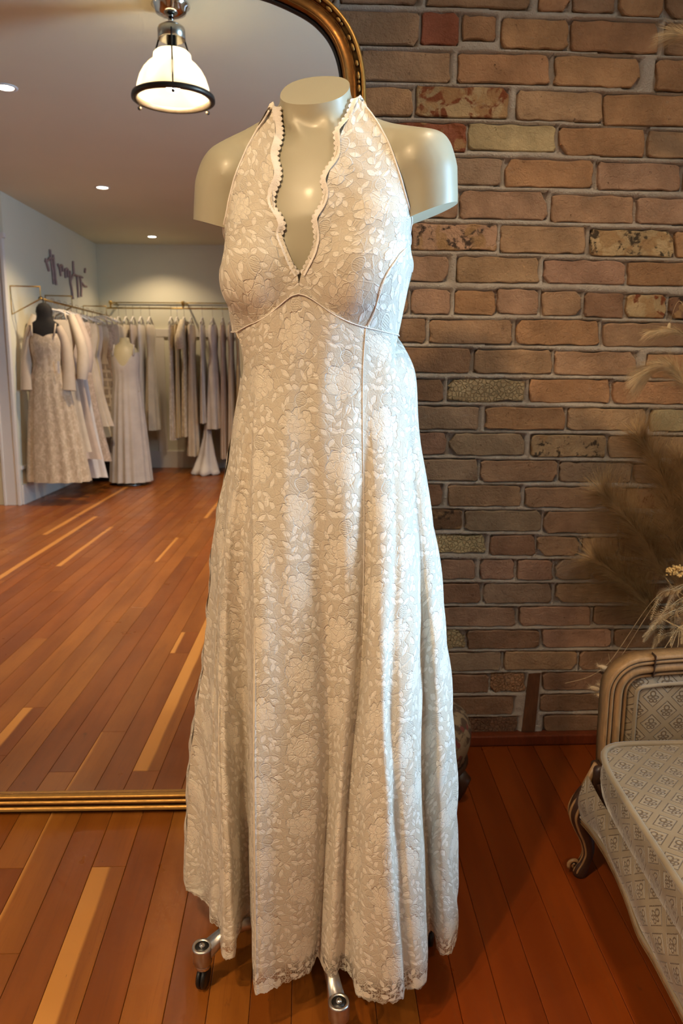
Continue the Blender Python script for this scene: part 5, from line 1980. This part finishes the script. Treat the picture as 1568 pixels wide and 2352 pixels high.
def gown_rings(c, ax, prof, rng, nf, n=44, skew=0.0):
    """prof rows: (z, half width, half depth, fold amplitude, sideways shift)"""
    ax = np.array([ax[0], ax[1], 0.0]); pr = np.array([-ax[1], ax[0], 0.0])
    ph = [rng.random() * 2 * PI for _ in range(4)]
    rings = []
    for (z, hw, hd, fa, sh) in prof:
        r_ = []
        for k in range(n):
            t = 2 * PI * k / n
            f = 1 + fa * (math.sin(nf * t + ph[0]) * .6 + math.sin((nf + 3) * t + ph[1]) * .4)
            r_.append(np.array(c) * [1, 1, 0] + ax * (sh + hw * f * math.cos(t)) + pr * (hd * f * math.sin(t)) + [0, 0, z + .012 * fa * math.sin(nf * t + ph[2])])
        rings.append(r_)
    return rings


def gown_on(label, x, y, ztop, zhem, ax, hw_top, hw_hem, dtop, dhem, color, mat, group, seed, sleeves=0, shift=0.0, straps=True, hanger=True, waist=.8, zrail=None, tiers=0, cat='dress'):
    rng = random.Random(seed)
    t = thing('hanging_gown', label, cat, (x, y, zhem), group)
    L = ztop - zhem
    pr = [(ztop, hw_top * .92, dtop * .8, .0, 0), (ztop - .03, hw_top, dtop, .01, 0), (ztop - .13, hw_top * 1.02, dtop * 1.1, .02, 0), (ztop - .30, hw_top * waist, dtop * .9, .03, 0)]
    m = 8
    for i in range(1, m + 1):
        s = i / m
        pr.append((lerp(ztop - .30, zhem, s), lerp(hw_top * waist, hw_hem, s ** .8), lerp(dtop * .9, dhem, s ** .8), .05 + .14 * s, shift * s * s))
    body = MB().loft(gown_rings((x, y, 0), ax, pr, rng, rng.choice([7, 8, 9])), False, False)
    body.build('gown_body', MT[mat], t, True, color + (1,))
    a = np.array([ax[0], ax[1], 0.0]); p_ = np.array([-ax[1], ax[0], 0.0])
    c0 = np.array([x, y, 0.0])
    if straps:
        for s in (-1, 1):
            q0 = c0 + a * s * hw_top * .62 + [0, 0, ztop - .01]
            q1 = c0 + a * s * hw_top * .52 + [0, 0, ztop + .075]
            MB().tube([q0 + p_ * dtop * .5, q1, q0 - p_ * dtop * .5], .007, 6).build('strap', MT[mat], t, True, color + (1,))
    if sleeves:
        for s in (-1, 1):
            s0 = c0 + a * s * hw_top * .8 + [0, 0, ztop + .04]
            s1 = c0 + a * s * (hw_top + .05) + p_ * .02 + [0, 0, ztop - sleeves * .5]
            s2 = c0 + a * s * (hw_top + .035) + p_ * .03 + [0, 0, ztop - sleeves]
            path = spline(np.array([s0, s1, s2]), 9)
            MB().tube(path, [.030, .036, .040, .043, .046, .050, .052, .050, .044], 12, False).build('sleeve', MT[mat], t, True, color + (1,))
    if tiers:
        for i in range(tiers):
            z = lerp(ztop - .40, zhem + .12, i / max(1, tiers - 1))
            s = (ztop - .30 - z) / (ztop - .30 - zhem)
            hw_, hd_ = lerp(hw_top * waist, hw_hem, s ** .8) * 1.05, lerp(dtop * .9, dhem, s ** .8) * 1.05
            rr = gown_rings((x, y, 0), ax, [(z + .03, hw_, hd_, .1, shift * s * s), (z - .02, hw_ * 1.03, hd_ * 1.04, .12, shift * s * s)], random.Random(seed), 8)
            MB().loft(rr, False, False).build('ruffle', MT['fabric'], t, True, (.42, .34, .27, 1))
    if hanger:
        zr = zrail
        h = thing('gown_hanger', 'pale hanger of the ' + label.split(' on ')[0].split(' hanging ')[0].split(' in ')[0][:70], 'hanger', (x, y, zr), 'hangers')
        h['label'] = 'hanger of ' + label
        assert len(h['label'].split()) <= 16, h['label']
        hb = MB()
        hb.tube([c0 + a * -hw_top * .85 + [0, 0, ztop + .025], c0 + a * -hw_top * .3 + [0, 0, ztop + .075], c0 + [0, 0, ztop + .085], c0 + a * hw_top * .3 + [0, 0, ztop + .075], c0 + a * hw_top * .85 + [0, 0, ztop + .025]], .008, 8)
        hb.build('shoulder_bar', MT['clear'], h)
        hk = [c0 + [0, 0, ztop + .085], c0 + [0, 0, zr - .02]]
        for k in range(9):
            q = -.5 * PI + k / 8 * 1.25 * PI
            hk.append(c0 + a * 0 + np.array([ax[0], ax[1], 0]) * (.018 * math.cos(q)) + [0, 0, zr - .002 + .0145 * math.sin(q) + .002])
        MB().tube(hk, .0025, 6).build('hook', MT['chrome'], h)
    return t


XA, YA = (1.0, 0.0), (0.0, 1.0)
# ---- left rail
LRAIL = [
 # label, y, ztop, zhem, hw_top, hw_hem, color, mat, sleeves, shift, tiers
 ('cream sheer-sleeved gown second from the front on the left rail', -3.12, 1.55, .42, .19, .22, IV, 'fabric', .50, .05, 0),
 ('blush tulle gown third from the front on the left rail', -3.26, 1.56, .34, .18, .24, BL, 'fabric', .45, .06, 0),
 ('white satin gown fourth from the front on the left rail', -3.42, 1.56, .15, .17, .22, WH, 'satin', 0, .07, 0),
 ('beige lace column gown fifth from the front on the left rail', -3.58, 1.56, .28, .17, .22, BL, 'gownlace', 0, .07, 0),
 ('ivory short gown sixth from the front on the left rail', -3.75, 1.56, .60, .18, .21, IV, 'fabric', 0, .06, 0),
 ('champagne tulle gown in the middle of the left rail', -3.93, 1.56, .48, .15, .19, CH, 'fabric', 0, .02, 0),
 ('pale grey gown behind the champagne one on the left rail', -4.10, 1.56, .26, .14, .15, PK, 'satin', 0, .0, 0),
 ('banded ruffle gown with pale and dark stripes on the left rail', -4.27, 1.56, .62, .15, .19, IV, 'fabric', 0, .02, 6),
 ('beige beaded gown next to the banded one on the left rail', -4.44, 1.58, .55, .17, .21, BL, 'gownlace', 0, .08, 0),
 ('ivory fluffy-shouldered gown near the far end of the left rail', -4.62, 1.60, .40, .18, .22, IV, 'fabric', 0, .07, 0),
 ('cream gown at the far end of the left rail', -4.80, 1.60, .45, .18, .22, CR, 'fabric', 0, .07, 0),
]
for i, (lb, y, zt_, zh, h0, h1, col, mt, sl, sh, ti) in enumerate(LRAIL):
    y = -3.22 - i * .163
    gown_on(lb, -2.275, y, zt_, zh, XA, h0, h1, .032, .050, col, mt, 'gowns on the left rail', 50 + i, sl, sh, zrail=1.71, tiers=ti)

# front gown on a black hanging bust
bx, by = -2.262, -2.975
bust = thing('bust_form', 'black velvet hanging bust form at the near end of the left rail', 'bust form', (bx, by, 1.40))
rings = []
for (z, a_, b_, cy_) in ((1.30, .105, .055, 0), (1.36, .115, .062, 0), (1.42, .112, .058, 0), (1.47, .120, .052, 0), (1.505, .110, .045, 0), (1.53, .072, .040, 0), (1.56, .062, .040, 0), (1.60, .068, .042, 0), (1.635, .060, .040, 0), (1.66, .040, .030, 0), (1.672, .012, .010, 0)):
    rings.append(ellipse(bx, by + cy_, z, a_, b_, 28, 2.2))
MB().loft(rings).build('bust', MT['blackform'], bust)
MB().tube([(bx, by, 1.665), (bx - .004, by, 1.690)] + [(bx - .020 + .018 * math.cos(q), by, 1.702 + .016 * math.sin(q)) for q in np.linspace(-.5, 3.6, 10)], .0045, 8).build('hook', MT['black'], bust)
fg = thing('hanging_gown', 'ivory lace ball gown with sweetheart bodice and sheer sleeves on the black bust form', 'dress', (bx, by, .19), 'gowns on the left rail')
rg = random.Random(77)
pr = [(1.415, .112, .066, 0, 0), (1.36, .132, .076, .0, 0), (1.28, .128, .072, .01, 0), (1.18, .112, .062, .02, .005)]
for i in range(1, 11):
    s = i / 10
    pr.append((lerp(1.18, .195, s), lerp(.115, .262, s ** .7), lerp(.062, .14, s ** .7), .03 + .06 * s, .045 * s))
R_ = gown_rings((bx, by, 0), XA, pr, rg, 13, 96)
for k in range(96):                                  # sweetheart edge
    t = 2 * PI * k / 96
    if math.sin(t) < 0: pass
    R_[0][k] = R_[0][k] + np.array([0, 0, .035 * abs(math.cos(t)) * (1 - .55 * abs(math.cos(t))) * 1.8 - .020])
body = MB().loft(R_, False, False)
body.build('gown_body', MT['gownlace'], fg, True, (.58, .48, .36, 1))
MB().loft([[np.array(p) + [0, 0, .002] for p in R_[3]], [np.array(p) + [0, 0, -.012] for p in R_[3]]], False, False).build('waist_seam', MT['fabric'], fg, True, (.50, .40, .29, 1))
for s in (-1, 1):
    path = spline(np.array([(bx + s * .105, by, 1.48), (bx + s * .150, by - .01, 1.36), (bx + s * .170, by + .0, 1.18), (bx + s * .168, by + .02, .96)]), 12)
    MB().tube(path, [.030, .034, .037, .039, .041, .043, .045, .047, .049, .052, .056, .060], 14, False).build('sleeve', MT['fabric'], fg, True, (.56, .46, .35, 1))
    MB().tube([(bx + s * .088, by + .062, 1.40), (bx + s * .098, by + .03, 1.50), (bx + s * .092, by - .03, 1.46)], .006, 6).build('strap', MT['fabric'], fg, True, (.58, .48, .36, 1))
tg = thing('price_tag', 'small white price tag hanging at the side of the front gown', 'tag', (bx + .118, by + .08, 1.15), None)
MB().box(bx + .112, bx + .128, by + .085, by + .087, 1.10, 1.20, .0005).build('card', MT['tagpaper'], tg, False)
MB().tube([(bx + .12, by + .086, 1.20), (bx + .112, by + .075, 1.26)], .0008, 5).build('string', MT['tagpaper'], tg)

# gown on a cream floor form between the two rails
gx, gy = -1.905, -4.12
ff = thing('dress_form', 'small cream dress form between the two gown rails', 'dress form', (gx, gy, 0))
MB().loft([ellipse(gx + dx_, gy, z, a_, b_, 28, 2.2) for (z, a_, b_, dx_) in ((.92, .14, .10, 0), (1.02, .12, .09, 0), (1.15, .125, .10, 0), (1.25, .125, .105, 0), (1.32, .12, .09, 0), (1.37, .085, .07, 0), (1.395, .05, .05, 0), (1.44, .044, .044, 0))]).build('torso', MT['skin_far'], ff)
MB().tube([(gx, gy, .03), (gx, gy, .94)], .014, 12).build('pole', MT['chrome'], ff)
MB().lathe([(.001, .03), (.05, .028), (.14, .012), (.14, 0), (.001, 0)], (gx, gy, 0), 28, cap=False).build('base', MT['steel'], ff)
wg = thing('standing_gown', 'white v-neck chiffon gown reaching the floor on the small cream form', 'dress', (gx, gy, .03))
pr = [(1.30, .135, .112, 0, 0), (1.24, .140, .116, .0, 0), (1.12, .130, .105, .01, 0), (1.04, .126, .098, .02, 0)]
for i in range(1, 10):
    s = i / 9
    pr.append((lerp(1.04, .035, s), lerp(.126, .205, s ** .8), lerp(.10, .19, s ** .8), .03 + .07 * s, .0))
R_ = gown_rings((gx, gy, 0), XA, pr, random.Random(5), 15, 96)
for k in range(96):
    t = 2 * PI * k / 96
    ft = max(0, math.sin(t))
    R_[0][k] = R_[0][k] + np.array([0, 0, -.13 * ft ** 6])
    R_[1][k] = R_[1][k] + np.array([0, 0, -.09 * ft ** 6])
MB().loft(R_, False, False).build('gown_body', MT['fabric'], wg, True, (.60, .55, .51, 1))
for s in (-1, 1):
    MB().tube([(gx + s * .10, gy + .09, 1.27), (gx + s * .095, gy + .03, 1.37), (gx + s * .09, gy - .06, 1.30)], .008, 6).build('strap', MT['fabric'], wg, True, (.60, .55, .51, 1))

# ---- far rail
BRAIL = [
 # label, picture x, thickness px, hem picture y, colour, material, sleeves
 ('ivory beaded gown at the corner end of the far rail', 274, 17, 1015, IV, 'gownlace', 0, .0),
 ('cream gown with thin straps second from the corner on the far rail', 291, 13, 1030, CR, 'fabric', 0, .0),
 ('pale blush gown third from the corner on the far rail', 307, 15, 972, PK, 'satin', 0, .0),
 ('bright ivory satin gown left of the gap on the far rail', 325, 20, 985, WH, 'satin', 0, .02),
 ('wide flared cream gown beside the gap on the far rail', 345, 30, 986, CR, 'fabric', 0, .05),
 ('white lace column gown right of the gap on the far rail', 394, 16, 1008, WH, 'gownlace', 0, .0),
 ('champagne satin gown second right of the gap on the far rail', 408, 13, 1003, CH, 'satin', 0, .0),
 ('short-sleeved lace gown by the middle bracket on the far rail', 424, 20, 1000, CR, 'gownlace', .25, .0),
 ('long ivory gown with sloping hem on the far rail', 440, 28, 1044, IV, 'fabric', 0, .03),
 ('bright white gown in the middle of the far rail', 465, 17, 970, WH, 'satin', 0, .0),
 ('cream halter gown with a full bell skirt on the far rail', 489, 36, 983, WH, 'fabric', 0, .02),
 ('beige long gown behind the bell skirt on the far rail', 512, 20, 1050, BL, 'fabric', 0, .0),
 ('ivory pleated gown second from the right on the far rail', 530, 22, 1060, IV, 'fabric', 0, .0),
 ('pale yellow gown farthest right on the far rail', 548, 20, 1040, CH, 'satin', 0, .0),
]
for i, (lb, x, th, hy, col, mt, sl, sh) in enumerate(BRAIL):
    p = my(x, 760, -5.15)
    zh = my(x, hy, -5.15)[2]
    hw = th / 204.0 / 2
    gown_on(lb, p[0], -5.15, 1.62, zh, YA, .15, .20, max(.024, hw * .55), hw * 1.05, col, mt, 'gowns on the far rail', 90 + i, sl, 0, zrail=1.81, waist=.85)
p = my(476, 980, -5.0)
tr = thing('gown_train', 'white satin train spilling from the far rail onto the floor', 'fabric', (p[0], -4.95, 0.012))
rings = []
for (z, hw, hd, y_) in ((.60, .025, .05, -5.12), (.40, .045, .07, -5.08), (.20, .085, .10, -5.0), (.06, .125, .13, -4.92), (.014, .145, .15, -4.88)):
    rings.append([(p[0] - .01 + hw * math.cos(t) * (1 + .16 * math.sin(5 * t)), y_ + hd * math.sin(t) * (1 + .16 * math.sin(5 * t)), z + (.012 * math.sin(7 * t) if z < .1 else 0)) for t in np.linspace(0, 2 * PI, 41)[:-1]])
MB().loft(rings, False, True).build('satin_folds', MT['satin'], tr, True, (.68, .64, .64, 1))

# ---- script sign on the left wall
sg = thing('script_sign', 'dusty pink handwritten script sign high on the left wall', 'sign', (LEFT_X, -4.4, 2.0))
SC = .1786
STK = [[(590, 300), (600, 350), (630, 460)], [(645, 185), (655, 300), (680, 480), (690, 630)], [(685, 250), (700, 400), (715, 560), (727, 640)], [(585, 335), (615, 330), (640, 295), (690, 300)],
       [(745, 375), (770, 430), (785, 525)], [(768, 420), (785, 388), (803, 400), (810, 470)], [(840, 430), (842, 500), (846, 550)], [(843, 460), (858, 432), (872, 450), (876, 540)],
       [(902, 460), (905, 590), (925, 700), (940, 825)], [(940, 335), (944, 420), (950, 505)], [(905, 590), (925, 545), (950, 505), (990, 525)], [(990, 520), (1000, 650), (1010, 800)],
       [(1030, 540), (1045, 650), (1046, 790)], [(990, 525), (1030, 530), (1060, 545)], [(1060, 620), (1082, 650), (1112, 662)], [(1097, 430), (1092, 480)]]
for stx in STK:
    pts = [mx(a * SC, 540 + b_ * SC, LEFT_X + .012) for (a, b_) in stx]
    MB().tube(spline(np.array(pts), 24), .011, 8).build('letter_stroke', MT['sign'], sg)
for a, b_ in ((640, 295), (905, 590), (1030, 530)):
    q = mx(a * SC, 540 + b_ * SC, LEFT_X)
    MB().tube([(LEFT_X, q[1], q[2]), (LEFT_X + .012, q[1], q[2])], .004, 8).build('wall_pin', MT['sign'], sg)
# low dark shoes-and-boxes shadow: a storage box on the floor under the left rail
bxs = thing('storage_box', 'dark storage box on the floor under the left rail', 'box', (-2.20, -4.45, 0))
MB().box(-2.36, -2.08, -4.62, -4.36, .0, .16, .006).build('box_body', MT['black'], bxs, False)
MB().box(-2.37, -2.07, -4.63, -4.35, .16, .20, .006).build('lid', MT['black'], bxs, False)
